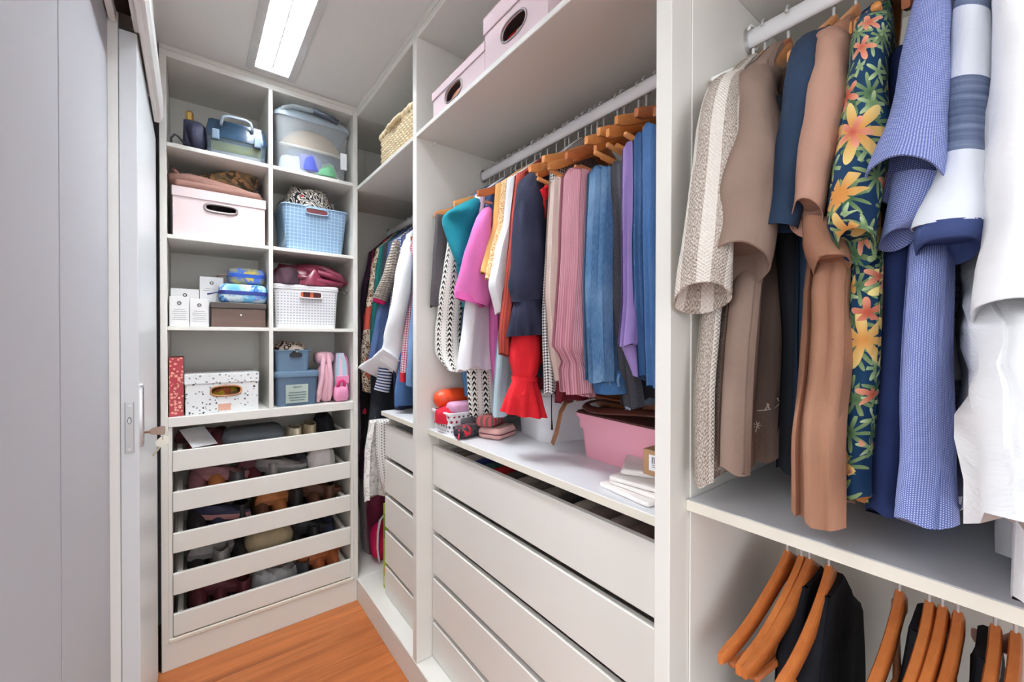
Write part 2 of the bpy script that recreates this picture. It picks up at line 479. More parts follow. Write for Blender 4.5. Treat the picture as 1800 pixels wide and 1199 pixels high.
# ------------------------------------------------------------------ shoe cabinet on the back wall
sc = thing('shoe_cabinet', (.28, YB, 0), 'white built-in cabinet with eight open cubbyholes above shoe drawers', 'cabinet')
Y1 = BACK_Y
box('side_panel', (-.0955, YB, .106), (-.0735, Y1, 2.43), WHITE, sc)
box('side_panel', (.636, YB, .106), (.657, Y1, 2.43), WHITE, sc)
box('back_panel', (-.0735, Y1, .106), (.657, Y1 + .010, 2.43), WHITE, sc)
box('top_panel', (-.0735, YB + .002, 2.405), (.636, Y1, 2.43), WHITE, sc)
box('filler_strip', (-.0955, YB, 2.4302), (.652, YB + .018, 2.449), WHITE, sc)
box('divider', (.2725, YB + .0005, .995), (.289, Y1, 2.405), WHITE, sc)
for z0, z1 in ((2.057, 2.0735), (1.699, 1.7145), (1.3385, 1.354)):
    for xa, xb in ((-.0735, .2725), (.289, .636)):
        box('shelf', (xa, YB + .0005, z0), (xb, Y1, z1), WHITE, sc)
box('counter', (-.0735, YB - .001, .957), (.636, Y1, .995), WHITE, sc)
for xa, xb in ((-.0735, -.0605), (.6215, .636)):
    box('drawer_runner_post', (xa, YB + .004, .106), (xb, Y1, .957), WHITE, sc)
box('plinth', (-.0955, YB + .0005, 0), (.652, YB + .02, .106), WHITE, sc)
box('plinth_lip', (-.0735, YB - .004, .1065), (.636, YB + .018, .124), EDGE, sc, .004)
box('base_panel', (-.0735, YB + .018, .090), (.636, Y1, .106), WHITE, sc)
DZ = [(.780, .861), (.620, .699), (.4575, .535), (.2915, .376), (.129, .2155)]
for i, (z0, z1) in enumerate(DZ):
    d_ = box('drawer', (-.0595, YB - .002, z0), (.6205, YB + .014, z1), WHITE, sc, .002)
    for xa, xb in ((-.047, -.0285), (.583, .602)):
        box('drawer_side', (xa, YB + .0145, z0 + .008), (xb, Y1 - .03, z1 - .004), WHITE, d_)
    box('drawer_bottom', (-.0285, YB + .0145, z0 + .006), (.583, Y1 - .03, z0 + .014), WHITE, d_)
    box('drawer_back', (-.0285, Y1 - .042, z0 + .0145), (.583, Y1 - .03, z1 - .006), WHITE, d_)

# ------------------------------------------------------------------ wardrobe along the right wall
wd = thing('wardrobe', (.94, .75, 0), 'white open wardrobe with upright panels, shelves and hanging rails', 'wardrobe')
for y0, y1 in ((1.418, 1.449), (.400, .430), (-.70, -.67)):
    box('upright_panel', (XR, y0, .1125), (BACK_X, y1, 2.43), WHITE, wd, .0012)
box('liner_panel', (.714, .3965, 1.0205), (BACK_X, .3995, 2.0035), WHITE, wd, .0008)
box('liner_panel', (.714, .3965, .1125), (BACK_X, .3995, 1.0005), WHITE, wd, .0008)
box('plinth', (XR, -.70, 0), (XR + .018, YB, .0935), WHITE, wd)
box('base_panel', (XR - .001, -.70, .094), (BACK_X, YB, .112), WHITE, wd, .003)
box('base_panel', (.6575, YB, .094), (BACK_X, BACK_Y, .112), WHITE, wd, .001)
box('back_panel', (BACK_X, -.70, .094), (BACK_X + .012, BACK_Y, 2.43), WHITE, wd)
box('end_panel', (.6575, BACK_Y - .001, .1125), (BACK_X, BACK_Y + .009, 2.43), WHITE, wd)
box('top_panel', (XR, -.70, 2.4305), (BACK_X, BACK_Y, 2.449), WHITE, wd)
for y0, y1 in ((-.67, .400), (.430, 1.418), (1.449, YB)):
    box('top_panel', (XR + .004, y0, 2.404), (BACK_X, y1, 2.4295), WHITE, wd)
box('top_panel', (.6575, YB, 2.404), (BACK_X, BACK_Y - .001, 2.4295), WHITE, wd)
box('shelf', (XR, .430, 2.041), (BACK_X, 1.418, 2.0575), WHITE, wd)
box('shelf', (XR, 1.449, 2.041), (BACK_X, YB, 2.0575), WHITE, wd)
box('shelf', (.6575, YB, 2.041), (BACK_X, BACK_Y - .001, 2.0575), WHITE, wd)
box('shelf', (XR, -.67, 2.004), (BACK_X, .3995, 2.022), WHITE, wd)
sh_ = box('shelf', (.706, -.67, 1.001), (BACK_X, .3995, 1.0202), WTOP, wd)
box('edge_band', (.704, -.67, 1.001), (.7059, .3995, 1.0200), EDGE, sh_, .0006)
pq = at(641.5, 192.5, 'y', BACK_Y - .003)
box('access_panel', (pq.x, BACK_Y - .006, 2.066), (BACK_X - .05, BACK_Y - .0015, pq.z), WHITE, wd, .001)
for px, py in ((.72, 1.4), (1.1, 1.4)):
    MB().tube([(px, 1.4175, 2.0335), (px, 1.402, 2.0335)], .0045, 10).build('shelf_peg', FRAMEW, wd)
def rail(y0, y1, x, z):
    ringf = lambda y: [(x + .009 * math.cos(a), y, z + .0185 * math.sin(a)) for a in [2 * PI * k / 20 for k in range(20)]]
    rl = MB().loft([ringf(y0), ringf(y1)]).build('hanging_rail', plain('rail_white', S(236, 236, 238), .3, .5), wd, True, 50)
    for y in (y0 + .003, y1 - .003):
        MB().loft([[(x + .015 * math.cos(a), yy, z + .026 * math.sin(a)) for a in [2 * PI * k / 20 for k in range(20)]] for yy in (y - .003, y + .003)]).build('rail_socket', CHROME, rl, True, 40)
    return rl
RB = (.942, 1.966); RC = (.930, 1.936); RA = (.950, 1.945); RL = (.930, .950)
rail(.4302, 1.4178, *RB); rail(-.6695, .3963, *RC); rail(1.4492, BACK_Y - .0015, *RA); rail(-.6695, .3963, *RL)

def chest(label, y0, y1, wt_label, x_front=.715):
    ch = thing('drawer_chest', (.95, (y0 + y1) / 2, .112), label, 'chest of drawers', 'built-in drawer chests')
    box('side_panel', (x_front + .019, y0, .1125), (BACK_X - .002, y0 + .016, .950), EDGE, ch)
    box('side_panel', (x_front + .019, y1 - .016, .1125), (BACK_X - .002, y1, .950), EDGE, ch)
    box('back_panel', (BACK_X - .012, y0 + .016, .1125), (BACK_X - .002, y1 - .016, .95), WHITE, ch)
    zs = [(.761, .908), (.592, .741), (.428, .573), (.261, .409), (.1135, .243)]
    for z0, z1 in zs:
        d_ = box('drawer', (x_front, y0 + .002, z0), (x_front + .018, y1 - .002, z1), WHITE, ch, .0022)
        box('drawer_side', (x_front + .0185, y0 + .022, z0 + .01), (1.15, y0 + .036, z1 - .01), WHITE, d_)
        box('drawer_side', (x_front + .0185, y1 - .036, z0 + .01), (1.15, y1 - .022, z1 - .01), WHITE, d_)
        box('drawer_bottom', (x_front + .0185, y0 + .036, z0 + .01), (1.15, y1 - .036, z0 + .018), WHITE, d_)
    wt = box('worktop', (.700, y0 - .0, .951), (BACK_X - .001, y1, .9705), WTOP, None, .001)
    box('edge_band', (.698, y0, .951), (.6999, y1, .9703), EDGE, wt, .0006)
    tag(wt, wt_label, 'worktop', 'worktops over the drawer chests')
    return ch
chest('wide white chest of five drawers under the folded trousers, top drawer ajar', .4305, 1.4175, 'long white worktop carrying the pink storage box and the pouches')
chest('narrow white chest of five drawers in the wardrobe corner beside the green box', 1.4495, 1.9, 'short white worktop under the hanging shirts in the wardrobe corner')
# ------------------------------------------------------------------ clothes: builders
def interp(prof, z):
    """x of a front edge at height z; prof runs downwards"""
    if z >= prof[0][1]: return prof[0][0]
    for (xa, za), (xb, zb) in zip(prof, prof[1:]):
        if z >= zb:
            t = (za - z) / max(1e-6, za - zb); t = t * t * (3 - 2 * t) * .5 + t * .5
            return lerp(xa, xb, t)
    return prof[-1][0]
def slab(y, prof, xb=1.15, th=.045, seed=0, amp=.008, freq=7.0, lobes=1, lobe_amp=.006, top='shoulder', skew=.18, rows=28, xc=.94, neck=.09, hem=.006, hem_drop=0.0, K=16, F=8, flare=.0, gather=None, zmin=-9):
    """hanging garment: front edge follows prof [(x, z)...], body runs back to xb, th thick"""
    rnd = random.Random(seed); p1, p2, p3 = [rnd.uniform(0, 6.28) for _ in range(3)]
    z0, z1 = prof[0][1], prof[-1][1]; L = z0 - z1
    zs = []; spec = []
    if top == 'shoulder':
        for k in range(6):
            t = k / 6; spec.append((z0 + neck * (1 - t) ** 1.15, t))
    elif top == 'fold':
        for k, t in enumerate((.25, .6, .85)):
            spec.append((z0 + .012 * (1 - t), None, t))
    for k in range(rows + 1): spec.append((z0 - L * k / rows, 1.0))
    rings = []
    for s in spec:
        z = s[0]; t = s[1]; xf = interp(prof, z); xk = xb; tt = th; sq = 1
        if t is None: tt = th * s[2]; t = 1
        if t < 1:
            e = t ** .9
            xf = lerp(xc - .055, prof[0][0], e); xk = lerp(xc + .055, xb, e); tt = lerp(.022, th, e ** 1.5)
        drop = max(0, (z0 - z) / L); A = amp * (.25 + .75 * drop) * min(1, t + .2)
        tt *= 1 + flare * drop
        if gather:
            zg, gw = gather; g = math.exp(-((z - zg) / .012) ** 2); tt *= 1 - .35 * g; xf += .010 * g
        ysh = lambda x: skew * (x - prof[0][0]) + A * (math.sin(2 * PI * freq * .22 * (x - xf) * 4.5 + p1 + 1.6 * z) + .5 * math.sin(2 * PI * freq * (x - xf) * 2.1 + p2 - 2.2 * z) + 1.1 * noise.noise(Vector((x * 16, z * 5, p1 * 9))))
        xm = .004 * math.sin(z * 13 + p3) * drop
        ring = []
        ze = lambda x, w: max(zmin + .002 * drop, z - (hem * drop ** 6 * (math.sin(x * 47 + p1) + .6 * math.sin(w * 3 + p2)) + hem_drop * drop ** 3 * (x - xf))) if drop > 0 else z
        for k in range(K, 0, -1):
            f = (k / K) ** 1.5; x = lerp(xf, xk, f); w = min(1, (1 - (2 * min(f, .5) - 1) ** 4) ** .5 * .25 + .80) if f < .98 else .5
            ring.append((x + xm, y + ysh(x) - tt / 2 * w, ze(x, -1)))
        for j in range(F + 1):
            w = -1 + 2 * j / F
            bx = .5 * tt * (1 - math.sqrt(max(0, 1 - (w * .98) ** 2))) * .75
            lb = lobe_amp * (1 - abs(math.sin(lobes * PI * (w + 1) / 2 + .5 * math.sin(z * 4 + p3)))) * (.5 + .5 * drop)
            ring.append((xf + bx + lb + xm, y + ysh(xf) + tt / 2 * w, ze(xf, w)))
        for k in range(1, K + 1):
            f = (k / K) ** 1.5; x = lerp(xf, xk, f); w = min(1, (1 - (2 * min(f, .5) - 1) ** 4) ** .5 * .25 + .80) if f < .98 else .5
            ring.append((x + xm, y + ysh(x) + tt / 2 * w, ze(x, 1)))
        rings.append(ring[::-1])
    return MB().loft(rings)
def prof_px(y, pts): return [(p.x, p.z) for p in (at(a, b, 'y', y) for a, b in pts)]
def tip(p): return [(.762, 1.795)] + p[1:]
def row_pts(row, xs):
    pyL, pxL, pyR, pxR = row[:4]; xs = row[4] if len(row) > 4 else xs
    c = at((pxL + pxR) / 2, (pyL + pyR) / 2, 'x', xs); h = Vector((c.x, c.y, 0)).normalized()
    out = []
    for px, py in ((pxL, pyL), (pxR, pyR)):
        D = _d + (px - 900) / CAM_F * _r + (599.5 - py) / CAM_F * _u
        out.append(_C + D * ((c - _C).dot(h) / D.dot(h)))
    return out[0], out[1], h
def tube_px(rows, xs=.72, depth=.05, seed=0, wr=.004, n=28, sub=5, inner=True, ruffle=0.0, rk=9, close=False, flat=2.0, lift=0.0):
    """limb of cloth: rows (yL, xL, yR, xR) of its left and right edge, top to hem"""
    rnd = random.Random(seed); o1, o2 = rnd.uniform(0, 50), rnd.uniform(0, 50)
    P = [row_pts(r, xs) for r in rows]; rings = []; m = len(P)
    st = [(i, k / sub) for i in range(m - 1) for k in range(sub)] + [(m - 2, 1.0)]
    Ls = [P[i][0].lerp(P[i + 1][0], t) for i, t in st]; Rs = [P[i][1].lerp(P[i + 1][1], t) for i, t in st]
    for _ in range(3):
        for A_ in (Ls, Rs):
            B_ = [p.copy() for p in A_]
            for q in range(1, len(A_) - 1): A_[q] = B_[q - 1] * .25 + B_[q] * .5 + B_[q + 1] * .25
    for gi, (i, t) in enumerate(st):
        L, R, h = Ls[gi], Rs[gi], P[min(m - 1, i + (t > .5))][2]
        c = (L + R) / 2; a = (R - L) / 2; g = gi / (len(st) - 1)
        dp = min(depth, max(.012, a.length * 1.3)); ring = []
        for k in range(n):
            th = 2 * PI * k / n; ca, sa = math.cos(th), math.sin(th)
            ca = math.copysign(abs(ca) ** (2 / flat), ca); sa = math.copysign(abs(sa) ** (2 / flat), sa)
            p = c + a * ca + h * dp * sa
            p.z -= lift * sa * max(0, (g - .55) / .45) ** 2
            q = noise.noise(Vector((p.x * 15 + o1, p.y * 15, p.z * 7 + o2))) * 1.5 + noise.noise(Vector((p.x * 38, p.y * 38 + o2, p.z * 16 + o1))) * .6
            w = wr * q + ruffle * g ** 2 * math.sin(rk * th + o1)
            ring.append(p + (a.normalized() * ca + h * sa) * w)
        rings.append(ring)
    if inner:
        out = []
        for back, sc in ((1, .05), (3, .12), (5, .2)):
            rg = rings[max(0, len(rings) - back)]; cn = sum((Vector(p) for p in rg), Vector()) / n
            out.append([Vector(p).lerp(cn, sc) for p in rg])
        rings += out
    return MB().loft(rings, True, True, True)
# hangers --------------------------------------------------------------
def hanger_proto(mat, bar, stem):
    t = thing('clothes_hanger', (0, 0, 0), 'x', 'hanger')
    rings = []
    N = 22
    for k in range(N + 1):
        s = -1 + 2 * k / N; x = s * .218
        a = abs(s)
        z = -.062 - stem - .118 * (a ** 1.25) * (1 - .12 * a ** 4) + .012 * max(0, a - .85)
        hh = lerp(.020, .0125, min(1, a * 1.3)) * (1 if a < .97 else .72)
        if a < .12: hh += .006 * (1 - a / .12)
        yy = .030 * a * a - .006
        t2 = .0068 if a < .97 else .0045
        rings.append([(x, yy + t2 * cy, z + hh * cz) for cy, cz in ((-1, -.7), (-.7, -1), (.7, -1), (1, -.7), (1, .7), (.7, 1), (-.7, 1), (-1, .7))])
    MB().loft(rings).build('shoulder_bar', mat, t, True, 40)
    pts = [(0, -.006, -.052 - stem), (0, -.006, -.032 - stem * .6)] + [(.0235 * math.cos(a), -.006, .0 + .0235 * math.sin(a)) for a in [-PI / 2 + k / 14 * PI * 1.42 for k in range(15)]]
    MB().tube(pts, .0024, 6).build('hook', HOOKW, t, True)
    if bar: MB().tube([(-.19, .018, -.184 - stem), (0, -.004, -.188 - stem), (.19, .018, -.184 - stem)], .0058, 8).build('trouser_bar', mat, t, True)
    return t
HP = {}
def hanger(rod, y, rz, label, group, mat=None, bar=True, stem=.0):
    mat = mat or HWOOD; key = (mat.name, bar, stem)
    if key not in HP: HP[key] = hanger_proto(mat, bar, stem); h = HP[key]
    else: h = copy_tree(HP[key]); _bases[h.name] = (0, 0, 0)
    h['label'] = label; h['group'] = group; h['category'] = 'hanger'
    h.location = (rod[0], y, rod[1]); h.rotation_euler = (0, 0, rz)
    return h
def garment(name, label, cat, group, base): return thing(name, base, label, cat, group)
HR = random.Random(5)
def hold(rod, what, y, xf, skew, group, stem, mat=None, bar=True, half=.218):
    """the hanger that carries a garment whose front edge is at (xf, y)"""
    dark = HR.random() < .28; yr = y + skew * (rod[0] - xf)
    m = mat or (HWOOD2 if dark else HWOOD)
    h = hanger(rod, yr, math.atan(skew) + HR.uniform(-.05, .05) * (half > .2), ('reddish' if m is HWOOD2 else 'honey coloured') + ' wooden hanger carrying the ' + what, group, m, bar, stem)
    h.scale.x = half / .218; h.rotation_euler.y = HR.uniform(-.04, .06) if half > .2 else 0
    return h

# ------------------------------------------------------------------ rail over the worktop (far to near)
GB = 'clothes hanging over the worktop'
XT = .72
def one(name, label, cat, group, mesh, mat):
    o = mesh.build(name, mat, None, True, 60); return tag(o, label, cat, group)
one('trousers', 'dark grey trousers hanging against the white upright panel', 'trousers', GB,
    slab(1.372, prof_px(1.372, [(766, 380), (762, 450), (760, 536)]), .98, .03, 1, top='fold', skew=0), cloth('grey_wool', S(78, 74, 76)))
g = garment('dress', 'white dress with black chevron stripes and a wide sleeve', 'dress', GB, (.75, 1.24, 1.05))
ZIG = cloth('chevron_cotton', S(232, 228, 220), .05, kind='chevron', c2=S(26, 24, 26), k=24.0)
slab(1.226, prof_px(1.226, [(836, 372), (828, 450), (822, 600), (824, 700), (827, 736)]), 1.0, .030, 2, skew=.05, amp=.010, neck=.05).build('body', ZIG, g, True, 60)
tube_px([(395, 790, 395, 815), (450, 784, 450, 815), (520, 772, 520, 814), (580, 762, 580, 812), (625, 764, 630, 812), (650, 785, 655, 812)], .75, .030, 3, .006, inner=False).build('sleeve', ZIG, g, True, 60)
one('denim_shirt', 'blue denim shirt tail hanging between chevron dress and white blouse', 'shirt', GB,
    slab(1.300, tip(prof_px(1.300, [(830, 366), (818, 470), (808, 620), (818, 694)])), 1.05, .03, 4, skew=.05), cloth('denim_mid', S(70, 112, 150), kind='denim', c2=S(110, 150, 180)))
one('printed_blouse', 'sheer grey blouse with brown print under teal top', 'blouse', GB,
    slab(1.335, tip(prof_px(1.335, [(812, 372), (800, 470), (789, 600), (800, 628)])), 1.05, .022, 5, skew=.05), cloth('sheer_print', S(150, 142, 132), kind='patch', c2=S(150, 104, 84), k=26.0, c3=S(200, 190, 176)))
g = garment('teal_shirt', 'teal short sleeved shirt hanging at the far end of rail', 'shirt', GB, (.75, 1.25, 1.5))
TEAL = cloth('teal_cotton', S(24, 122, 136), .06)
slab(1.262, prof_px(1.262, [(818, 376), (806, 430), (806, 470), (815, 540)]), 1.12, .040, 6, skew=.08).build('body', TEAL, g, True, 60)
tube_px([(346, 846, 344, 866, .84), (358, 814, 356, 850, .76), (370, 790, 380, 840, .72), (384, 772, 410, 832), (430, 787, 440, 826), (466, 803, 462, 820)], .715, .035, 7, .003, inner=False).build('sleeve', TEAL, g, True, 60)
one('white_blouse', 'plain white blouse with a flared hem under the pink shirt', 'blouse', GB,
    slab(1.190, tip(prof_px(1.190, [(838, 378), (824, 470), (812, 560), (802, 648)])), 1.1, .045, 8, amp=.012, skew=.10, hem=.010), cloth('white_cotton', S(238, 238, 242), .03))
g = garment('pink_shirt', 'bright pink short sleeved shirt with a turned-up cuff', 'shirt', GB, (.75, 1.16, 1.2))
PINK = cloth('pink_cotton', S(224, 120, 186), .06)
slab(1.155, prof_px(1.155, [(850, 384), (856, 470), (864, 600), (868, 682)]), 1.12, .035, 9, skew=.1).build('body', PINK, g, True, 60)
tube_px([(340, 886, 338, 902, .88), (356, 862, 354, 882, .81), (376, 841, 374, 866, .75), (400, 830, 400, 862), (450, 815, 455, 866), (512, 797, 528, 862), (520, 799, 540, 858)], .72, .04, 10, .004).build('sleeve', PINK, g, True, 60)
tube_px([(512, 798, 526, 850), (524, 800, 541, 850)], .716, .046, 11, .003).build('cuff', cloth('pink_cuff', S(206, 92, 160), .06), g, True, 60)
one('navy_shirt', 'navy blue shirt squeezed between pink shirt and orange blouse', 'shirt', GB,
    slab(1.115, tip(prof_px(1.115, [(858, 346), (850, 380), (848, 430), (850, 486)])), 1.15, .045, 12), cloth('navy_blue', S(48, 66, 104)))
one('orange_blouse', 'soft orange blouse with straight short hem', 'blouse', GB,
    slab(1.070, tip(prof_px(1.070, [(882, 350), (866, 390), (852, 440), (844, 480)])), 1.15, .035, 13), cloth('orange_cotton', S(226, 176, 110), .08))
one('embroidered_blouse', 'cream blouse with brown embroidered ladder pattern', 'blouse', GB,
    slab(1.040, tip(prof_px(1.040, [(892, 344), (876, 390), (862, 440), (853, 488)])), 1.15, .032, 14), cloth('embroidered', S(238, 214, 166), .05, kind='scroll', c2=S(206, 150, 104), k=26.0))
g = garment('white_shirt', 'white shirt with a pointed hem beside rust red blouse', 'shirt', GB, (.75, 1.0, 1.3))
WHT = cloth('white_linen', S(236, 238, 240), .03)
slab(1.005, tip(prof_px(1.005, [(904, 334), (888, 380), (868, 450), (857, 500), (872, 548)])), 1.15, .040, 15).build('body', WHT, g, True, 60)
one('pale_blue_dress', 'long pale blue dress with straight hem above small pouches', 'dress', GB,
    slab(1.09, prof_px(1.09, [(900, 372), (880, 520), (868, 640), (866, 730)]), 1.1, .03, 16, skew=.05), cloth('pale_blue', S(186, 210, 220), .05))
one('rust_blouse', 'rust red ribbed blouse beside the dark navy blouse', 'blouse', GB,
    slab(.962, tip(prof_px(.962, [(908, 330), (898, 400), (886, 500), (874, 590), (873, 625)])), 1.15, .040, 17), cloth('rust_knit', S(170, 72, 58), kind='stripe_u', c2=S(140, 52, 44), k=120.0))
g = garment('navy_blouse', 'dark navy blouse with gathered ruffle cuff', 'blouse', GB, (.75, .92, 1.25))
NVB = cloth('navy_crepe', S(44, 46, 66), .14, bump=.5)
slab(.905, prof_px(.905, [(926, 326), (940, 400), (950, 500), (955, 660)]), 1.15, .05, 18).build('body', NVB, g, True, 60)
tube_px([(298, 950, 296, 982, .90), (312, 926, 310, 966, .83), (335, 905, 335, 957, .765), (430, 897, 430, 962), (500, 896, 500, 962), (526, 901, 530, 954)], .735, .050, 19, .009, n=48, inner=False).build('sleeve', NVB, g, True, 60)
tube_px([(524, 899, 529, 956), (532, 899, 537, 956)], .735, .050, 190, .003, n=48, inner=False).build('cuff_band', NVB, g, True, 60)
tube_px([(530, 901, 535, 954), (552, 896, 557, 961), (592, 892, 588, 967)], .735, .048, 191, .006, ruffle=.007, rk=11, n=66).build('ruffle', NVB, g, True, 60)
g = garment('red_blouse', 'bright red blouse with gathered ruffle cuff hanging over the white box', 'blouse', GB, (.75, .88, 1.05))
RED = cloth('red_crepe', S(214, 38, 48), .10, bump=.5)
slab(.865, prof_px(.865, [(945, 334), (955, 450), (962, 600), (962, 640)]), 1.12, .04, 20).build('body', RED, g, True, 60)
tube_px([(500, 905, 500, 950), (590, 899, 592, 952), (635, 896, 637, 951), (662, 902, 664, 942)], .745, .045, 21, .008, n=48, inner=False).build('sleeve', RED, g, True, 60)
tube_px([(660, 899, 662, 945), (667, 899, 669, 945)], .745, .046, 210, .003, n=48, inner=False).build('cuff_band', RED, g, True, 60)
tube_px([(665, 901, 667, 943), (684, 892, 688, 950), (722, 882, 733, 956)], .745, .045, 211, .006, ruffle=.007, rk=9, n=66).build('ruffle', RED, g, True, 60)
one('black_skirt', 'plain black skirt folded between the navy blouse and the gingham shirt', 'skirt', GB,
    slab(.835, prof_px(.835, [(962, 352), (966, 450), (968, 600), (966, 662)]), 1.12, .035, 22, top='fold'), cloth('black_cloth', S(38, 36, 40)))
one('gingham_shirt', 'small black and white gingham shirt tail beside beige trousers', 'shirt', GB,
    slab(.812, tip(prof_px(.812, [(975, 335), (964, 420), (958, 560), (956, 690)])), 1.12, .032, 23), cloth('gingham', S(236, 234, 232), .03, kind='check', c2=S(44, 42, 50), k=130.0))
one('burgundy_skirt', 'burgundy skirt with a low hem above white box', 'skirt', GB,
    slab(.80, prof_px(.80, [(990, 345), (985, 500), (982, 640), (976, 705)]), 1.1, .022, 24, top='fold', amp=.006), cloth('burgundy_cloth', S(108, 34, 44)))
one('beige_trousers', 'beige cotton trousers folded over a wooden hanger', 'trousers', GB,
    slab(.758, prof_px(.758, [(974, 318), (966, 420), (963, 520), (968, 600), (980, 672)]), 1.13, .06, 25, top='fold', lobes=3, lobe_amp=.016, amp=.007), cloth('beige_cotton', S(206, 186, 176), .05))
g = garment('corduroy_trousers', 'pink corduroy trousers with gathered ankle cuffs', 'trousers', GB, (.75, .69, 1.17))
CRD = cloth('pink_corduroy', S(204, 146, 158), kind='rib', k=230.0)
slab(.682, prof_px(.682, [(1001, 302), (995, 420), (988, 540), (984, 612), (998, 640), (1000, 694)]), 1.13, .075, 26, top='fold', lobes=4, lobe_amp=.018, amp=.007, gather=(at(990, 628, 'x', .74).z, 1)).build('body', CRD, g, True, 60)
tube_px([(600, 1000, 600, 1035), (640, 1002, 640, 1040), (672, 998, 680, 1046), (690, 1006, 698, 1048)], .745, .035, 27, .007, ruffle=.004, rk=11, inner=True).build('cuff', CRD, g, True, 60)
g = garment('jeans', 'light blue jeans folded over hanger with waistband hanging down', 'jeans', GB, (.75, .62, 1.18))
JN = cloth('denim_light', S(58, 98, 140), kind='denim', c2=S(140, 172, 200))
slab(.612, prof_px(.612, [(1046, 298), (1040, 400), (1037, 500), (1036, 600), (1040, 668)]), 1.12, .066, 28, top='fold', lobes=3, lobe_amp=.018, amp=.007).build('legs', JN, g, True, 60)
tube_px([(655, 1041, 648, 1098), (672, 1042, 668, 1102), (690, 1046, 690, 1104)], .755, .04, 29, .004).build('waistband', cloth('denim_dark', S(40, 80, 128), kind='denim', c2=S(96, 136, 178)), g, True, 60)
for k in range(3):
    p = at(1058 + k * 15, 668, 'x', .726)
    MB().tube([p + Vector((0, 0, .014)), p + Vector((-.003, 0, 0)), p - Vector((0, 0, .014))], .003, 6).build('belt_loop', JN, g, True)
one('charcoal_trousers', 'charcoal grey trousers hanging lowest beside the jeans', 'trousers', GB,
    slab(.566, prof_px(.566, [(1080, 290), (1082, 400), (1084, 520), (1094, 620), (1104, 712)]), 1.12, .052, 30, top='fold', lobes=2, lobe_amp=.014, amp=.006), cloth('charcoal_wool', S(64, 64, 70), kind='speck', c2=S(92, 92, 98)))
g = garment('lilac_trousers', 'lilac jersey trousers with gathered cuff beside the blue jeans', 'trousers', GB, (.75, .52, 1.2))
LIL = cloth('lilac_jersey', S(150, 128, 184), .08)
slab(.524, prof_px(.524, [(1104, 256), (1103, 400), (1100, 520), (1092, 604)]), 1.12, .042, 31, top='fold', lobes=3, lobe_amp=.013, amp=.006).build('body', LIL, g, True, 60)
tube_px([(560, 1098, 560, 1124), (600, 1090, 604, 1130), (616, 1098, 622, 1128), (660, 1112, 664, 1132)], .735, .03, 32, .005).build('cuff', LIL, g, True, 60)
one('dark_blue_jeans', 'dark blue denim trousers pressed beside the lilac trousers', 'jeans', GB,
    slab(.490, prof_px(.490, [(1121, 240), (1122, 400), (1128, 560), (1130, 668)]), 1.12, .034, 33, top='fold', lobes=2, lobe_amp=.012, amp=.005), cloth('denim_navy', S(42, 74, 118), kind='denim', c2=S(76, 110, 150)))
one('blue_trousers', 'medium blue trousers hanging next to the upright panel', 'jeans', GB,
    slab(.456, prof_px(.456, [(1136, 224), (1136, 400), (1140, 560), (1142, 684)]), 1.12, .034, 34, top='fold', lobes=2, lobe_amp=.010, amp=.004, skew=.0), cloth('denim_blue', S(58, 94, 142), kind='denim', c2=S(86, 120, 164)))
one('pale_denim_skirt', 'faded denim skirt with frayed hem behind charcoal trousers', 'skirt', GB,
    slab(.583, prof_px(.583, [(1084, 300), (1090, 500), (1098, 640), (1102, 716)]), 1.1, .012, 35, top='fold', amp=.003), cloth('denim_pale', S(150, 178, 206), kind='denim', c2=S(196, 212, 228)))


for what, y, px, sk in (('dark grey trousers', 1.372, 766, 0), ('chevron dress', 1.226, 836, .05), ('sheer printed blouse', 1.335, 812, .05), ('blue denim shirt', 1.300, 830, .05),
                        ('teal shirt', 1.262, 818, .08), ('plain white blouse', 1.190, 838, .10), ('bright pink shirt', 1.155, 850, .10), ('navy blue shirt', 1.115, 858, .18), ('pale blue dress', 1.09, 880, .05),
                        ('soft orange blouse', 1.07, 882, .18), ('embroidered cream blouse', 1.04, 892, .18), ('white shirt with pointed hem', 1.005, 904, .18), ('rust red blouse', .962, 908, .18),
                        ('dark navy blouse', .905, 926, .18), ('bright red blouse', .865, 945, .18), ('plain black skirt', .835, 962, .18), ('gingham shirt', .812, 975, .18), ('burgundy skirt', .79, 985, .18),
                        ('beige trousers', .758, 974, .18), ('pink corduroy trousers', .682, 1001, .18), ('light blue jeans', .612, 1046, .18), ('faded denim skirt', .588, 1084, .18), ('charcoal trousers', .560, 1080, .18),
                        ('lilac trousers', .524, 1104, .18), ('dark blue jeans', .490, 1121, .18), ('medium blue trousers', .456, 1136, .05)):
    hold(RB, what, y, .762 if ('shirt' in what or 'blouse' in what) else at(px, 340, 'y', y).x, sk, 'hangers on the rail over the worktop', .030 if ('shirt' in what or 'blouse' in what) else .048, half=.165 if ('shirt' in what or 'blouse' in what) else .222)
for y in (.72, .65, .925, 1.18):
    hanger(RB, y + .03, .16, 'spare empty wooden hanger between clothes on the rail over the worktop', 'empty hangers over the worktop', HWOOD, True, .030)

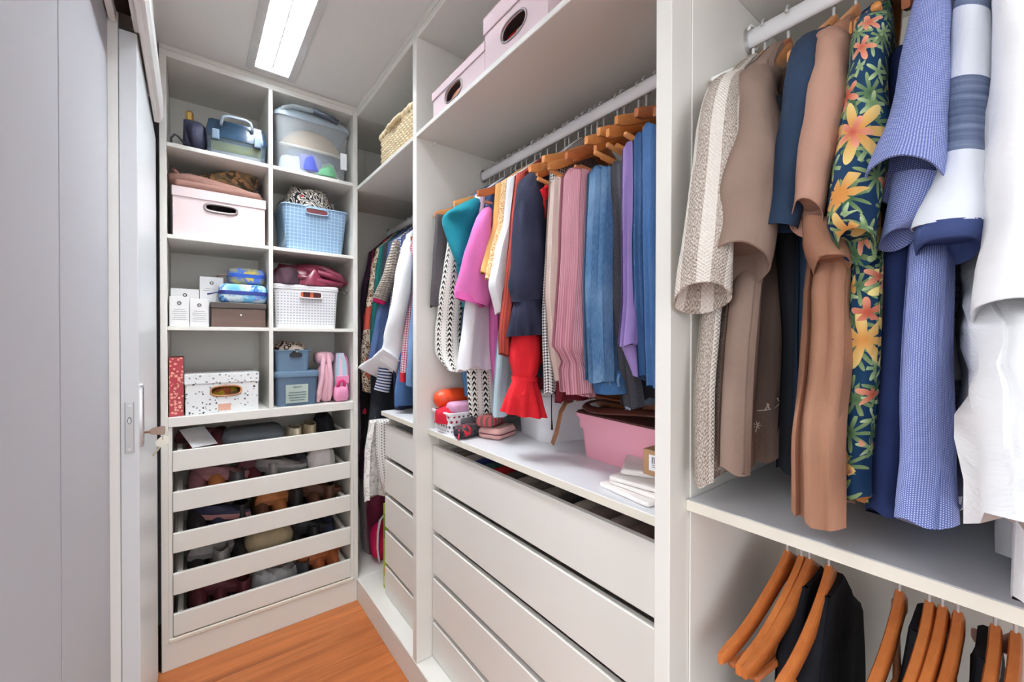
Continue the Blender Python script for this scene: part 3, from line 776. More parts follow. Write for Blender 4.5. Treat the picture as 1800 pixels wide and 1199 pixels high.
# ------------------------------------------------------------------ rail beside the camera (far to near)
GC = 'shirts hanging above the lower shelf'
pl = thing('plastic_hanger', (.93, .380, 1.72), 'thin white plastic hanger at the end of shirt rail', 'hanger')
hy = .384
MB().tube([(.93, hy, 1.872)] + [(.93 + .023 * math.cos(a), hy, RC[1] + .023 * math.sin(a)) for a in [-PI / 2 + k / 12 * PI * 1.4 for k in range(13)]], .003, 8).build('hook', FRAMEW, pl, True)
MB().tube([(.76, hy, 1.785), (.84, hy, 1.835), (.93, hy, 1.872), (1.02, hy, 1.835), (1.10, hy, 1.785)], .004, 8).build('arms', FRAMEW, pl, True)
def shirt(name, label, cat, base, mat, y, prof, sleeve, th=.045, seed=0, skew=.14, depth=.055, wr=.005, lift=.02, body=None, hang=None, **k):
    g = garment(name, label, cat, GC, base)
    pf = [(.768, 1.784)] + prof_px(y, prof)[1:]
    sb = slab(y, pf, 1.16, th, seed, xc=.93, skew=skew, zmin=1.024, **k); sb.build('body', body or mat, g, True, 60)
    tube_px(sleeve, .70, depth, seed + 1, wr, lift=lift, n=36).build('sleeve', mat, g, True, 60)
    if hang: hold(RC, hang, y, .768, skew, 'hangers on the shirt rail', .0, bar=False, half=.150)
    return g, sb
WOV = cloth('cream_weave', S(222, 214, 204), .05, kind='woven', c2=S(150, 130, 114), k=22.0, bump=.8)
shirt('woven_shirt', 'cream and brown loosely woven striped shirt against the upright panel', 'shirt', (.75, .36, 1.05), WOV, .368,
      [(1300, 160), (1270, 300), (1252, 480), (1236, 560), (1226, 700), (1220, 846)],
      [(134, 1294, 126, 1322, .82), (152, 1248, 148, 1308, .735), (200, 1224, 205, 1302, .69), (350, 1206, 360, 1292, .665), (460, 1192, 460, 1286, .655), (530, 1184, 520, 1284, .65)],
      .034, 41, .0, .045, .005, .022, amp=.005, hang='cream woven shirt', neck=.085, hem=.010)
MAU = cloth('mauve_linen', S(142, 120, 108), .06)
g, sb = shirt('mauve_shirt', 'mauve brown t-shirt with a small palm embroidery near the hem', 't-shirt', (.75, .31, 1.07), MAU, .318,
      [(1345, 172), (1330, 300), (1312, 440), (1292, 520), (1280, 640), (1268, 760), (1268, 822)],
      [(120, 1334, 112, 1364, .84), (136, 1304, 130, 1376, .80), (160, 1284, 158, 1374, .765), (232, 1263, 232, 1378, .73), (330, 1252, 330, 1370, .69), (420, 1244, 415, 1358, .685), (478, 1241, 468, 1348, .68)],
      .048, 44, .05, .055, .007, .034, hang='mauve brown t-shirt', neck=.085, hem=.008)
from mathutils.bvhtree import BVHTree
_bv = BVHTree.FromPolygons([Vector(v) for v in sb.v], sb.f)
def onto(px, py):
    D = (_d + (px - 900) / CAM_F * _r + (599.5 - py) / CAM_F * _u).normalized()
    h = _bv.ray_cast(_C, D); return (h[0] if h[0] is not None else at(px, py, 'y', .30)) - D * .0006
em = MB()
for a, b in (((1331, 722), (1346, 721)), ((1346, 721), (1362, 717)), ((1362, 717), (1380, 702)), ((1345, 720), (1352, 710)), ((1352, 718), (1348, 709)), ((1372, 708), (1366, 700)), ((1374, 706), (1380, 696))):
    em.tube([onto(*a), onto((a[0] + b[0]) / 2, (a[1] + b[1]) / 2), onto(*b)], .0009, 5)
for k in range(7):
    an = 2 * PI * k / 7; em.tube([onto(1331, 748), onto(1331 + 6 * math.cos(an), 748 + 7 * math.sin(an))], .0008, 5)
em.tube([onto(1331, 748), onto(1328, 760)], .0008, 5)
em.build('palm_embroidery', plain('cream_thread', S(222, 208, 190), .8), g)
one('black_trousers', 'black trousers hanging between mauve and tan shirts', 'trousers', GC,
    slab(.272, prof_px(.272, [(1362, 178), (1376, 400), (1388, 600), (1386, 826)]), 1.14, .032, 47, top='fold', amp=.006, skew=.07), cloth('black_twill', S(34, 36, 42)))
hanger(RC, .326, .20, 'honey coloured wooden hanger carrying the black trousers, bare tip showing', 'hangers on the shirt rail', HWOOD, True, 0.0).rotation_euler.y = -.20
NVP = cloth('navy_pique', S(42, 58, 80), .10)
shirt('navy_polo', 'dark navy polo shirt with straight sleeve edge', 'shirt', (.75, .25, 1.1), NVP, .240,
      [(1430, 92), (1424, 250), (1414, 400), (1408, 780)],
      [(66, 1414, 58, 1450, .84), (96, 1390, 92, 1456, .75), (180, 1374, 180, 1446, .715), (290, 1359, 290, 1428, .71), (400, 1339, 404, 1404, .70)],
      .032, 48, .08, .045, .005, .0, hang='dark navy polo shirt', neck=.07)
TAN = cloth('tan_cotton', S(164, 120, 96), .05); TANL = cloth('tan_light', S(178, 138, 120), .05)
g, sb = shirt('tan_shirt', 'tan brown shirt with rolled sleeve hanging down to the shelf', 'shirt', (.75, .2, 1.03), TANL, .205,
      [(1490, 92), (1476, 300), (1446, 440), (1428, 520), (1416, 650), (1396, 790), (1398, 908)],
      [(58, 1448, 54, 1484, .85), (78, 1428, 74, 1492, .76), (160, 1412, 160, 1486, .71), (260, 1398, 260, 1478, .70), (350, 1386, 352, 1462, .69), (380, 1382, 388, 1450, .685)],
      .050, 50, .10, .045, .006, .022, body=TAN, hang='tan brown shirt', neck=.07, amp=.007, hem=.006, lobes=2, lobe_amp=.012)
tube_px([(385, 1404, 388, 1470, .72), (430, 1408, 432, 1484, .71), (455, 1418, 452, 1488, .705), (468, 1428, 462, 1486, .70)], .70, .04, 53, .010, lift=.015).build('cuff', TAN, g, True, 60)
FLO = floral('tropical_print')
shirt('floral_shirt', 'navy shirt printed with yellow and orange tropical flowers', 'shirt', (.75, .15, 1.06), FLO, .158,
      [(1566, 48), (1550, 250), (1520, 420), (1502, 520), (1500, 650), (1488, 878)],
      [(16, 1528, 8, 1562, .84), (44, 1504, 36, 1570, .76), (90, 1492, 86, 1568, .72), (150, 1486, 150, 1564, .71), (250, 1474, 250, 1560, .70), (340, 1461, 345, 1554, .69), (400, 1453, 400, 1548, .685), (430, 1476, 440, 1546, .685)],
      .034, 54, .11, .045, .005, .020, hang='floral shirt', neck=.07, amp=.006, hem_drop=.25)
one('navy_trousers', 'deep navy trousers between the floral and light blue shirts', 'trousers', GC,
    slab(.128, prof_px(.128, [(1584, 90), (1572, 400), (1560, 650), (1550, 900)]), 1.14, .030, 56, top='fold', amp=.006, skew=.11), cloth('navy_twill', S(36, 48, 88)))
hold(RC, 'deep navy trousers', .128, .72, .18, 'hangers on the shirt rail', .0)
LBL = cloth('dotted_chambray', S(94, 108, 168), .05, kind='dots', c2=S(186, 196, 224), k=480.0)
g, sb = shirt('light_blue_shirt', 'light blue shirt with fine white dots and a wide sleeve', 'shirt', (.75, .1, 1.05), LBL, .100,
      [(1650, 40), (1644, 250), (1630, 380), (1606, 460), (1600, 600), (1588, 780), (1570, 908)],
      [(-60, 1612, -60, 1672, .75), (20, 1601, 20, 1670, .71), (120, 1583, 120, 1667, .69), (220, 1556, 225, 1668, .68), (318, 1522, 326, 1668, .67)],
      .034, 57, .12, .05, .005, .018, hang='light blue dotted shirt', neck=.07, amp=.006, hem_drop=.22)
tube_px([(310, 1570, 312, 1664, .70), (360, 1558, 352, 1652, .70), (400, 1548, 384, 1634, .70), (432, 1540, 412, 1610, .70)], .70, .030, 59, .004, lift=.01).build('cuff', LBL, g, True, 60)
BND = cloth('banded_jersey', S(222, 226, 234), .03, kind='band', c2=S(88, 100, 128), c3=S(124, 136, 162), k=5.6)
g, sb = shirt('striped_shirt', 'white shirt with broad streaky navy bands and dark cuff', 'shirt', (.75, .07, 1.1), BND, .072,
      [(1726, 60), (1722, 300), (1712, 480), (1696, 900)],
      [(-70, 1694, -70, 1740, .76), (20, 1678, 20, 1742, .72), (120, 1665, 118, 1740, .70), (220, 1660, 215, 1742, .69), (310, 1650, 305, 1738, .685), (385, 1612, 372, 1736, .68), (405, 1606, 392, 1735, .68)],
      .030, 60, .12, .05, .004, .0, hang='banded white shirt', neck=.07, amp=.006)
tube_px([(402, 1604, 390, 1737, .68), (425, 1602, 412, 1735, .68), (450, 1606, 436, 1729, .685)], .68, .058, 62, .003, lift=.012, n=36).build('cuff', cloth('navy_jersey', S(64, 78, 124), .08), g, True, 60)
LIN = cloth('white_soft_linen', S(232, 232, 233), .03, bump=.5)
g, sb = shirt('white_linen_shirt', 'white linen shirt with long loose tail at end of rail', 'shirt', (.75, .03, 1.03), LIN, .045,
      [(1770, 60), (1764, 300), (1740, 480), (1716, 600), (1690, 760), (1662, 930)],
      [(-80, 1752, -80, 1830, .75), (40, 1740, 40, 1850, .70), (200, 1740, 200, 1860, .68), (350, 1734, 350, 1864, .67), (460, 1720, 460, 1866, .66), (560, 1706, 548, 1868, .66)],
      .036, 63, .12, .055, .008, .016, hang='white linen shirt', neck=.07, amp=.012, hem_drop=.2, hem=.010)
slab(.008, [(.735, 1.70), (.70, 1.40), (.69, 1.2), (.672, 1.040)], 1.14, .030, 66, top='fold', amp=.008, skew=.10, zmin=1.024).build('tail', LIN, g, True, 60)
one('white_linen_trousers', 'white linen trousers hanging past the end of shirt rail', 'trousers', GC,
    slab(-.055, [(.72, 1.70), (.70, 1.35), (.69, 1.03)], 1.15, .05, 65, top='fold', amp=.010), LIN)
hold(RC, 'white linen trousers', -.055, .72, .18, 'hangers on the shirt rail', .0)

# lower rail beside the camera
HWOOD3 = woodmat('hanger_wood_orange', S(176, 96, 44), S(206, 124, 64), .35, 0)
for px, rz in ((1378, .02), (1402, .05), (1416, .03), (1450, .10), (1573, .06), (1625, .04), (1648, .03), (1675, .03), (1740, .03), (1775, .03)):
    hanger(RL, at(px, 990, 'x', .93).y, rz, 'orange brown wooden hanger carrying a black jacket under the lower shelf' if px in (1416, 1450, 1625, 1740) else 'bare orange brown wooden hanger on the rail under the lower shelf', 'hangers under the lower shelf', HWOOD3, True, .022)
for k, (y, th, xf) in enumerate(((.272, .035, .80), (.238, .04, .78), (.118, .04, .78), (.050, .04, .80))):
    one('black_jacket', 'black jacket on a hanger under the lower shelf', 'jacket', 'black jackets under the lower shelf',
        slab(y, [(xf, .76), (xf - .01, .62), (xf, .40)], 1.10, th, 70 + k, xc=.93, neck=.10, skew=.04), cloth('black_knit', S(30, 32, 38)))

# ------------------------------------------------------------------ rail in the corner (far to near)
GA = 'clothes hanging in the wardrobe corner'
HA = 'hangers in the wardrobe corner'
def A(name, label, cat, y, pts, mat, th=.04, seed=0, **k):
    return one(name, label, cat, GA, slab(y, [(.79, 1.79)] + prof_px(y, pts)[1:] if pts[0][1] < 450 else prof_px(y, pts), 1.13, th, seed, xc=.95, neck=.10, skew=.0, K=10, F=6, rows=18, **k), mat)
A('purple_dress', 'dark purple dress at the far end of corner rail', 'dress', 2.335, [(640, 448), (634, 520), (633, 700), (633, 840)], cloth('purple_crepe', S(62, 40, 62)), .05, 81)
A('black_floral_dress', 'long black dress with red flowers in the wardrobe corner', 'dress', 2.275, [(645, 440), (638, 560), (637, 700), (638, 800)], cloth('black_red_floral', S(28, 26, 28), kind='patch', c2=S(30, 30, 30), c3=S(206, 50, 70), k=22.0), .05, 82)
A('leopard_dress', 'cream dress with brown leopard print and coral flowers', 'dress', 2.215, [(668, 428), (652, 470), (640, 560), (634, 640), (635, 690)], cloth('leopard_print', S(232, 214, 194), .05, kind='leopard', c2=S(110, 70, 44), k=62.0, c3=S(206, 88, 70)), .045, 83)
A('teal_dress', 'dark teal dress beside leopard print dress', 'dress', 2.168, [(672, 430), (660, 480), (652, 560), (650, 700)], cloth('dark_teal', S(22, 92, 86)), .03, 84)
A('black_dress', 'black speckled dress reaching down beside the narrow chest', 'dress', 2.115, [(680, 432), (668, 500), (655, 600), (650, 745)], cloth('black_speckle', S(36, 38, 46), kind='speck', c2=S(70, 72, 80)), .06, 85)
A('denim_jacket', 'dark denim jacket with long sleeve in the corner', 'jacket', 2.045, [(686, 436), (676, 500), (660, 570), (646, 640), (650, 652)], cloth('denim_dark2', S(50, 66, 102), kind='denim', c2=S(84, 104, 142)), .05, 86)
g = garment('knit_cardigan', 'cream knitted cardigan with a pink edge on its cuff', 'cardigan', GA, (.8, 1.98, 1.4))
KN = cloth('cream_knit', S(222, 212, 200), .05, kind='knit', c2=S(150, 138, 124), k=70.0, bump=.9)
slab(1.975, [(.79, 1.79)] + prof_px(1.975, [(690, 480), (684, 560), (684, 600)]), 1.17, .035, 87, xc=.95, skew=0, K=10, F=6, rows=18).build('body', KN, g, True, 60)
tube_px([(425, 690, 425, 704), (450, 682, 450, 702), (490, 670, 490, 696), (524, 656, 532, 680)], .745, .04, 88, .004).build('sleeve', KN, g, True, 60)
tube_px([(522, 656, 530, 680), (529, 655, 538, 677)], .744, .042, 89, .003).build('cuff', cloth('raspberry_knit', S(204, 36, 96), .08), g, True, 60)
g = garment('sailor_shirt', 'navy and white striped shirt with hanging sleeve end', 'shirt', GA, (.8, 1.93, 1.1))
STR = cloth('sailor_stripe', S(226, 230, 240), .03, kind='stripe_v', c2=S(64, 78, 122), k=62.0)
slab(1.932, [(.79, 1.79)] + prof_px(1.932, [(697, 470), (690, 530), (684, 600)]), 1.17, .030, 90, xc=.95, skew=0, K=10, F=6, rows=18).build('body', STR, g, True, 60)
tube_px([(620, 672, 620, 694), (655, 664, 658, 690), (684, 657, 690, 684)], .73, .03, 91, .003).build('sleeve', STR, g, True, 60)
A('navy_jacket', 'dark navy jacket behind the long white shirt', 'jacket', 1.885, [(712, 424), (704, 480), (692, 560), (690, 640), (694, 716)], cloth('navy_wool', S(46, 50, 78)), .04, 92)
g = garment('long_white_shirt', 'long white shirt with wide folded cuffs in the corner', 'shirt', GA, (.8, 1.80, 1.15))
LWS = cloth('white_poplin', S(240, 242, 246), .02)
slab(1.825, [(.79, 1.79)] + prof_px(1.825, [(706, 470), (694, 540), (684, 620), (682, 640)]), 1.17, .05, 93, xc=.95, skew=0, amp=.012, K=10, F=6, rows=18).build('body', LWS, g, True, 60)
tube_px([(418, 712, 416, 728, .84), (440, 703, 440, 726, .76), (500, 692, 500, 724, .73), (560, 683, 560, 716), (600, 675, 600, 710), (622, 669, 640, 706), (636, 668, 660, 700)], .72, .045, 94, .006, lift=.01).build('sleeve', LWS, g, True, 60)
tube_px([(612, 672, 636, 706), (628, 655, 650, 690), (636, 640, 660, 678), (646, 629, 668, 674)], .712, .04, 95, .003).build('cuff', LWS, g, True, 60)
g = garment('red_check_shirt', 'red and white finely checked shirt next to the upright panel', 'shirt', GA, (.8, 1.74, 1.05))
slab(1.742, [(.79, 1.79)] + prof_px(1.742, [(720, 440), (712, 540), (706, 600), (704, 662)]), 1.17, .04, 96, xc=.95, skew=0, K=10, F=6, rows=18).build('body', cloth('red_check', S(206, 196, 204), .03, kind='check', c2=S(170, 32, 50), k=95.0), g, True, 60)
tube_px([(655, 702, 655, 714), (671, 703, 672, 714)], .727, .03, 97, .002).build('cuff', cloth('red_cuff', S(190, 36, 50)), g, True, 60)
A('blue_jean_shirt', 'light blue denim shirt behind the upright panel', 'shirt', 1.690, [(734, 420), (726, 500), (716, 600), (714, 680)], cloth('denim_shirt_blue', S(96, 124, 166), kind='denim', c2=S(140, 170, 206)), .035, 98)
A('beige_print_dress', 'beige printed dress nearest to the white upright panel', 'dress', 1.635, [(740, 430), (732, 520), (727, 620), (726, 705)], cloth('beige_print', S(214, 198, 160), kind='scroll', c2=S(160, 120, 84), k=24.0), .035, 99)
A('denim_skirt', 'blue denim skirt hanging over the short worktop', 'skirt', 1.78, [(708, 560), (700, 640), (694, 690), (695, 714)], cloth('denim_skirt_blue', S(56, 84, 128), kind='denim', c2=S(96, 126, 166)), .03, 100)
g = garment('lace_dress', 'white dress with lace and cutwork hem in the corner', 'dress', GA, (.8, 1.99, .5))
LC = cloth('white_lace', S(232, 230, 226), .04, kind='leopard', c2=S(196, 192, 186), k=60.0)
slab(2.035, prof_px(2.035, [(648, 742), (640, 800), (636, 850), (637, 878)]), 1.1, .05, 101, top='fold', skew=0, amp=.014, hem=.012).build('skirt', LC, g, True, 60)
slab(1.955, prof_px(1.955, [(662, 742), (663, 790), (668, 840), (674, 868)]), 1.1, .04, 102, top='fold', skew=0, amp=.010, hem=.012).build('overlay', cloth('cutwork_lace', S(228, 226, 222), .04, kind='dots', c2=S(150, 146, 142), k=75.0), g, True, 60)
tube_px([(738, 648, 738, 658), (752, 648, 752, 658)], .76, .03, 103, .002).build('waist_ribbon', cloth('red_ribbon', S(204, 48, 62)), g, True, 60)

for what, y in (('dark purple dress', 2.335), ('black dress with red flowers', 2.275), ('leopard print dress', 2.215), ('dark teal dress', 2.168), ('black speckled dress', 2.115), ('dark denim jacket', 2.045),
                ('cream knitted cardigan', 1.975), ('navy striped shirt', 1.932), ('dark navy jacket', 1.885), ('long white shirt', 1.825), ('blue denim skirt', 1.78), ('red checked shirt', 1.742), ('light blue denim shirt', 1.69), ('beige printed dress', 1.635)):
    hold(RA, what, y, .75, .0, HA, .015, HWOOD2, False, .150)
for k in range(4): hanger(RA, 1.50 + k * .03, .03, 'empty wooden hanger at near end of the corner rail', 'empty hangers in the corner', HWOOD2, False, .015)
# ------------------------------------------------------------------ boxes, baskets, pouches: builders (local frame, front faces -y)
def put(o, x, y, z, rz=0.0, rx=0.0, ry=0.0): o.location = (x, y, z); o.rotation_euler = (rx, ry, rz); return o
def new(name, label, cat, group=None): return thing(name, (0, 0, 0), label, cat, group)
def oval(cx, cz, a, b, y, n=40, e=2.0, a0=PI / 4):
    out = []
    for k in range(n):
        t = a0 + 2 * PI * k / n; c, s = math.cos(t), math.sin(t)
        out.append((cx + a * math.copysign(abs(c) ** (2 / e), c), y, cz + b * math.copysign(abs(s) ** (2 / e), s)))
    return out
def rect_ring(x0, x1, z0, z1, y, n=40):
    out = []; m = n // 4
    cs = [(x1, z1), (x0, z1), (x0, z0), (x1, z0)]
    for q in range(4):
        (xa, za), (xb, zb) = cs[q], cs[(q + 1) % 4]
        for k in range(m): out.append((lerp(xa, xb, k / m), y, lerp(za, zb, k / m)))
    return out
def holed_front(mb, w, h, hole, y=0.0, t=.003):
    cx, cz, a, b, e = hole
    mb.loft([rect_ring(-w / 2, w / 2, 0, h, y + t), rect_ring(-w / 2, w / 2, 0, h, y), oval(cx, cz, a, b, y, e=e), oval(cx, cz, a, b, y + t, e=e)], True, False, False)
def rim_oval(cx, cz, a, b, y, r, e=2.6):
    p = oval(cx, cz, a, b, y, 40, e); return MB().tube(p + [p[0], p[1]], r, 6, False)
def storage_box(name, label, group, w, d, h, lid, mat, hole, rim_mat, lid_mat=None, rim=.0035):
    """lidded card box with an oval grip hole in its front"""
    t = new(name, label, 'box', group); mb = MB(); k = .003
    holed_front(mb, w, h, hole)
    mb.box((-w / 2, k, 0), (w / 2, d, k)); mb.box((-w / 2, k, k), (-w / 2 + k, d, h)); mb.box((w / 2 - k, k, k), (w / 2, d, h)); mb.box((-w / 2, d - k, k), (w / 2, d, h))
    mb.build('body', mat, t)
    lb = MB(); o = .004
    lb.box((-w / 2 - o, -o, h + .0005), (w / 2 + o, d + o, h + .004)); lb.box((-w / 2 - o, -o, h - lid), (w / 2 + o, -o + .0028, h + .0005)); lb.box((-w / 2 - o, d + o - .0028, h - lid), (w / 2 + o, d + o, h + .0005))
    lb.box((-w / 2 - o, -o, h - lid), (-w / 2 - o + .0028, d + o, h + .0005)); lb.box((w / 2 + o - .0028, -o, h - lid), (w / 2 + o, d + o, h + .0005))
    lb.build('lid', lid_mat or mat, t)
    if rim_mat: rim_oval(hole[0], hole[1], hole[2] + .003, hole[3] + .003, -.001, rim, hole[4]).build('grip_rim', rim_mat, t, True)
    return t
def tray(w, d, h, r, taper, wall=.004, floor=.004, lip=.006, n=5, z=0.0):
    """open rounded container; returns mesh with rim"""
    R = lambda s, zz, g=0: rrect(0, d / 2, w / 2 * s + g, d / 2 * s + g, r, zz, n)
    return MB().loft([R(taper, z), R(lerp(taper, 1, .5), z + h * .5), R(1, z + h - lip), R(1, z + h - lip, lip * .6), R(1, z + h, lip * .6), R(1, z + h, -wall), R(lerp(taper, 1, .5), z + h * .5, -wall), R(taper, z + floor, -wall)])
def soft_box(w, d, h, r, seed=0, amp=.0, puff=.15, n=6, rows=12, e=2.6):
    """pillow-like rounded box, base at z = 0, centred in x and y"""
    rings = []; rnd = random.Random(seed); o = rnd.uniform(0, 40)
    for k in range(rows + 1):
        t = k / rows; a = -PI / 2 + PI * t; c = max(.02, math.cos(a) ** (2 / e) if math.cos(a) > 0 else .02)
        s = math.copysign(abs(math.sin(a)) ** (2 / e), math.sin(a)); z = h / 2 + h / 2 * s
        sc = 1 - puff * (1 - c); ins = min(w, d, h) * .5 * (1 - c)
        ring = []
        for x, y, zz in rrect(0, 0, max(.004, w / 2 - ins), max(.004, d / 2 - ins), max(.002, r * c), z, n):
            q = noise.noise(Vector((x * 18 + o, y * 18, z * 18))) * amp
            ring.append((x + q, y + q, z + q * .7 * c))
        rings.append(ring)
    return MB().loft(rings)
def heap(w, d, h, seed=0, folds=.30, freq=9.0, n=44, rows=16, flat=.5, stretch=(1, 1)):
    """crumpled cloth, base at z = 0, centred"""
    rnd = random.Random(seed); o = Vector((rnd.uniform(0, 90), rnd.uniform(0, 90), rnd.uniform(0, 90))); rings = []
    for k in range(rows + 1):
        t = k / rows; ring = []
        for i in range(n):
            a = 2 * PI * i / n
            rr = math.sin(PI * .5 * min(1, (1 - t) * 1.02 + .0)) ** .6 if t < 1 else 0
            rr = math.cos(PI / 2 * t) ** flat if t < 1 else .001
            e = 1 + .12 * noise.noise(Vector((math.cos(a) * 1.3, math.sin(a) * 1.3, seed)))
            x, y, z = w / 2 * rr * e * math.cos(a), d / 2 * rr * e * math.sin(a), h * math.sin(PI / 2 * t) * .85
            p = Vector((x * freq * stretch[0], y * freq * stretch[1], z * freq)) + o
            rdg = 1 - abs(noise.noise(p)) * 2.2; rdg2 = 1 - abs(noise.noise(p * 2.3)) * 2
            f = folds * (.65 * rdg + .35 * rdg2 - .3)
            z2 = max(.0, z + h * f * min(1, t * 2.5)); g = 1 + f * .35
            ring.append((x * g, y * g, z2))
        rings.append(ring)
    return MB().loft(rings)
def cloth_heap(name, label, cat, mat, w, d, h, loc, rz=0, seed=0, group=None, **k):
    o = heap(w, d, h, seed, **k).build(name, mat, None, True, 70); tag(o, label, cat, group); return put(o, *loc, rz)
def folded(name, label, cat, mat, w, d, h, loc, rz=0, seed=0, group=None, amp=.004, rx=0, r=.012):
    o = soft_box(w, d, h, r, seed, amp).build(name, mat, None, True, 70); tag(o, label, cat, group); return put(o, *loc, rz, rx)
GRN = plain('leather', S(60, 50, 48), .45, .4)
def shoe(label, c, c_in, loc, rz, L=.245, W=.088, H=.085, sole=None, rx=0.0, kind='shoe', group='shoes in the shoe drawers'):
    t = new(kind, label, 'shoe', group)
    def outline(x0, x1, w, z, n=28):
        out = []
        for k in range(n):
            a = 2 * PI * k / n; c_, s_ = math.cos(a), math.sin(a)
            u = (c_ + 1) / 2; wid = w / 2 * (.80 + .28 * math.sin(PI * min(1, u * .9 + .06)) * (u > .0) - .16 * math.exp(-((u - .42) / .16) ** 2))
            out.append((s_ * wid + .006 * (u - .5), lerp(x0, x1, 1 - u) * -1 + L / 2, z))
        return out
    # heel at +y, toe at -y (local)
    MB().loft([outline(0, L, W, 0), outline(-.002, L + .002, W * 1.04, .008), outline(-.001, L, W * 1.02, .022)]).build('sole', sole or plain('sole_' + str(c[:3]), shade(c, .6), .7), t, True, 50)
    up = plain('upper_%.3f_%.3f_%.3f' % c[:3], c, .55, .35, var=.15, scale=30.0, bump=.2)
    rings = [outline(0, L, W, .020), outline(.001, L * .985, W, .035), outline(.003, L * .93, W * .95, H * .55), outline(.006, L * .74, W * .84, H * .78), outline(.008, L * .56, W * .72, H)]
    inn = [outline(.012, L * .54, W * .62, H * .99), outline(.014, L * .56, W * .60, H * .6), outline(.016, L * .66, W * .6, .030)]
    MB().loft(rings + inn[:1], True, True, False).build('upper', up, t, True, 60)
    MB().loft(inn, True, False, True).build('lining', plain('lining_%.3f_%.3f_%.3f' % c_in[:3], c_in, .8, .2), t, True, 60)
    put(t, *loc, rz, rx); return t

# ------------------------------------------------------------------ cubbyholes of the shoe cabinet
PKB = plain('pink_card', S(226, 208, 208), .6, .3, var=.015); GRM = plain('grommet_grey', S(150, 140, 140), .4, .5, .4)
# toolbox
tb = new('tool_box', 'translucent blue plastic tool box with grey carrying handle', 'tool box')
MB().loft([rrect(0, .07, .098, .066, .012, 0), rrect(0, .07, .102, .07, .012, .066), rrect(0, .07, .1, .068, .012, .066), rrect(0, .07, .096, .064, .012, .003)]).build('body', clear('smoke_plastic', S(120, 136, 150), .30), tb, True, 40)
MB().loft([rrect(0, .07, .105, .073, .014, .067), rrect(0, .07, .105, .073, .014, .080), rrect(0, .07, .094, .060, .014, .134), rrect(0, .07, .088, .054, .012, .138)]).build('lid', clear('blue_plastic', S(40, 66, 90), .80), tb, True, 40)
hd = MB().tube([(-.052, .004, .112), (-.052, -.012, .120), (-.045, -.016, .140), (-.030, -.016, .146), (.030, -.016, .146), (.045, -.016, .140), (.052, -.012, .120), (.052, .004, .112)], .0055, 8).build('handle', plain('handle_grey', S(150, 164, 178), .4), tb, True)
for sx in (-1, 1):
    MB().box((sx * .07 - .012, -.012, .055), (sx * .07 + .012, -.004, .092), .003).build('latch', plain('latch_grey', S(120, 138, 156), .4), tb)
MB().tube([(-.085, .04, .045), (.085, .04, .045)], .020, 14).build('yellow_roll', plain('yellow_foam', S(214, 220, 84), .8), tb, True)
MB().box((-.085, .01, .004), (.085, .12, .022), .003).build('metal_tray', STEEL, tb)
put(tb, .158, 2.128, 2.074, -.05); tb.scale = (1.06, 1, 1.12)
hb = new('handbag', 'small black pleated handbag with gold clasp beside tool box', 'handbag')
BLK = cloth('black_satin', S(40, 40, 58), .2, rough=.5)
soft_box(.075, .10, .115, .03, 4, .012, .3, e=2.2).build('bag', BLK, hb, True, 70)
MB().box((-.034, -.03, .104), (-.006, .03, .146), .008).build('clasp', plain('gold', S(190, 158, 92), .3, .5, 1.0), hb)
MB().loft([rrect(-.02, 0, .022, .034, .010, .02), rrect(-.02, 0, .020, .033, .01, .108)]).build('flap', BLK, hb, True)
MB().tube([(-.035, -.03, .02), (-.055, -.035, .04), (-.068, -.035, .045), (-.078, -.035, .03), (-.078, -.035, .004)], .004, 6).build('strap', plain('strap_black', S(38, 36, 40), .5), hb, True)
put(hb, .018, 2.19, 2.074); hb.scale = (1, 1, 1.15)
# clear bin
cbn = new('storage_bin', 'frosted clear plastic storage bin with dark handle, full of clothes', 'storage bin')
FRO = clear('frosted_plastic', S(222, 228, 232), .22, .2)
R = lambda s, z, g=0: rrect(0, .148, .160 * s + g, .145 * s + g, .030, z, 6)
MB().loft([R(.90, 0), R(.91, .015), R(.985, .23), R(1.0, .245), R(.985, .245), R(.90, .004)]).build('body', FRO, cbn, True, 40)
LDP = clear('lid_plastic', S(206, 222, 232), .55, .2)
MB().loft([R(1.0, .246, .004), R(1.0, .262, .004), R(.93, .285), R(.80, .300), R(.5, .302)]).build('lid', LDP, cbn, True, 40)
MB().tube([(-.14, .02, .250), (-.13, .002, .275), (-.09, -.003, .294), (0, -.003, .298)], .012, 8, flat=.5).build('lid_clip', LDP, cbn, True)
MB().tube([(-.005, -.004, .300), (.05, -.005, .293), (.105, -.004, .278)], .013, 10).build('handle', plain('handle_slate', S(74, 80, 92), .5), cbn, True)
box('label_card', (.118, .0035, .06), (.148, .0045, .14), plain('paper_white', S(238, 240, 242), .7), cbn)
put(cbn, .463, 2.126, 2.074)
hat = new('straw_hat', 'beige straw hat packed inside the clear bin', 'hat')
STW = cloth('straw', S(206, 178, 138), .12, kind='stripe_v', c2=S(190, 158, 116), k=160.0)
MB().loft([[(r * math.cos(a), r * .8 * math.sin(a), z) for a in [2 * PI * k / 32 for k in range(32)]] for r, z in ((.115, 0), (.118, .006), (.105, .028), (.078, .055), (.040, .070), (.005, .073))]).build('crown', STW, hat, True, 60)
MB().loft([[(r * math.cos(a), r * .8 * math.sin(a), z) for a in [2 * PI * k / 32 for k in range(32)]] for r, z in ((.119, 0), (.124, .004), (.120, .010))]).build('brim', plain('straw_edge', S(232, 220, 196), .8), hat, True, 60)
put(hat, .475, 2.25, 2.232, 0, .35); hat.scale = (1.15, 1.0, 1.25)
BINC = 'clothes packed in the clear bin'
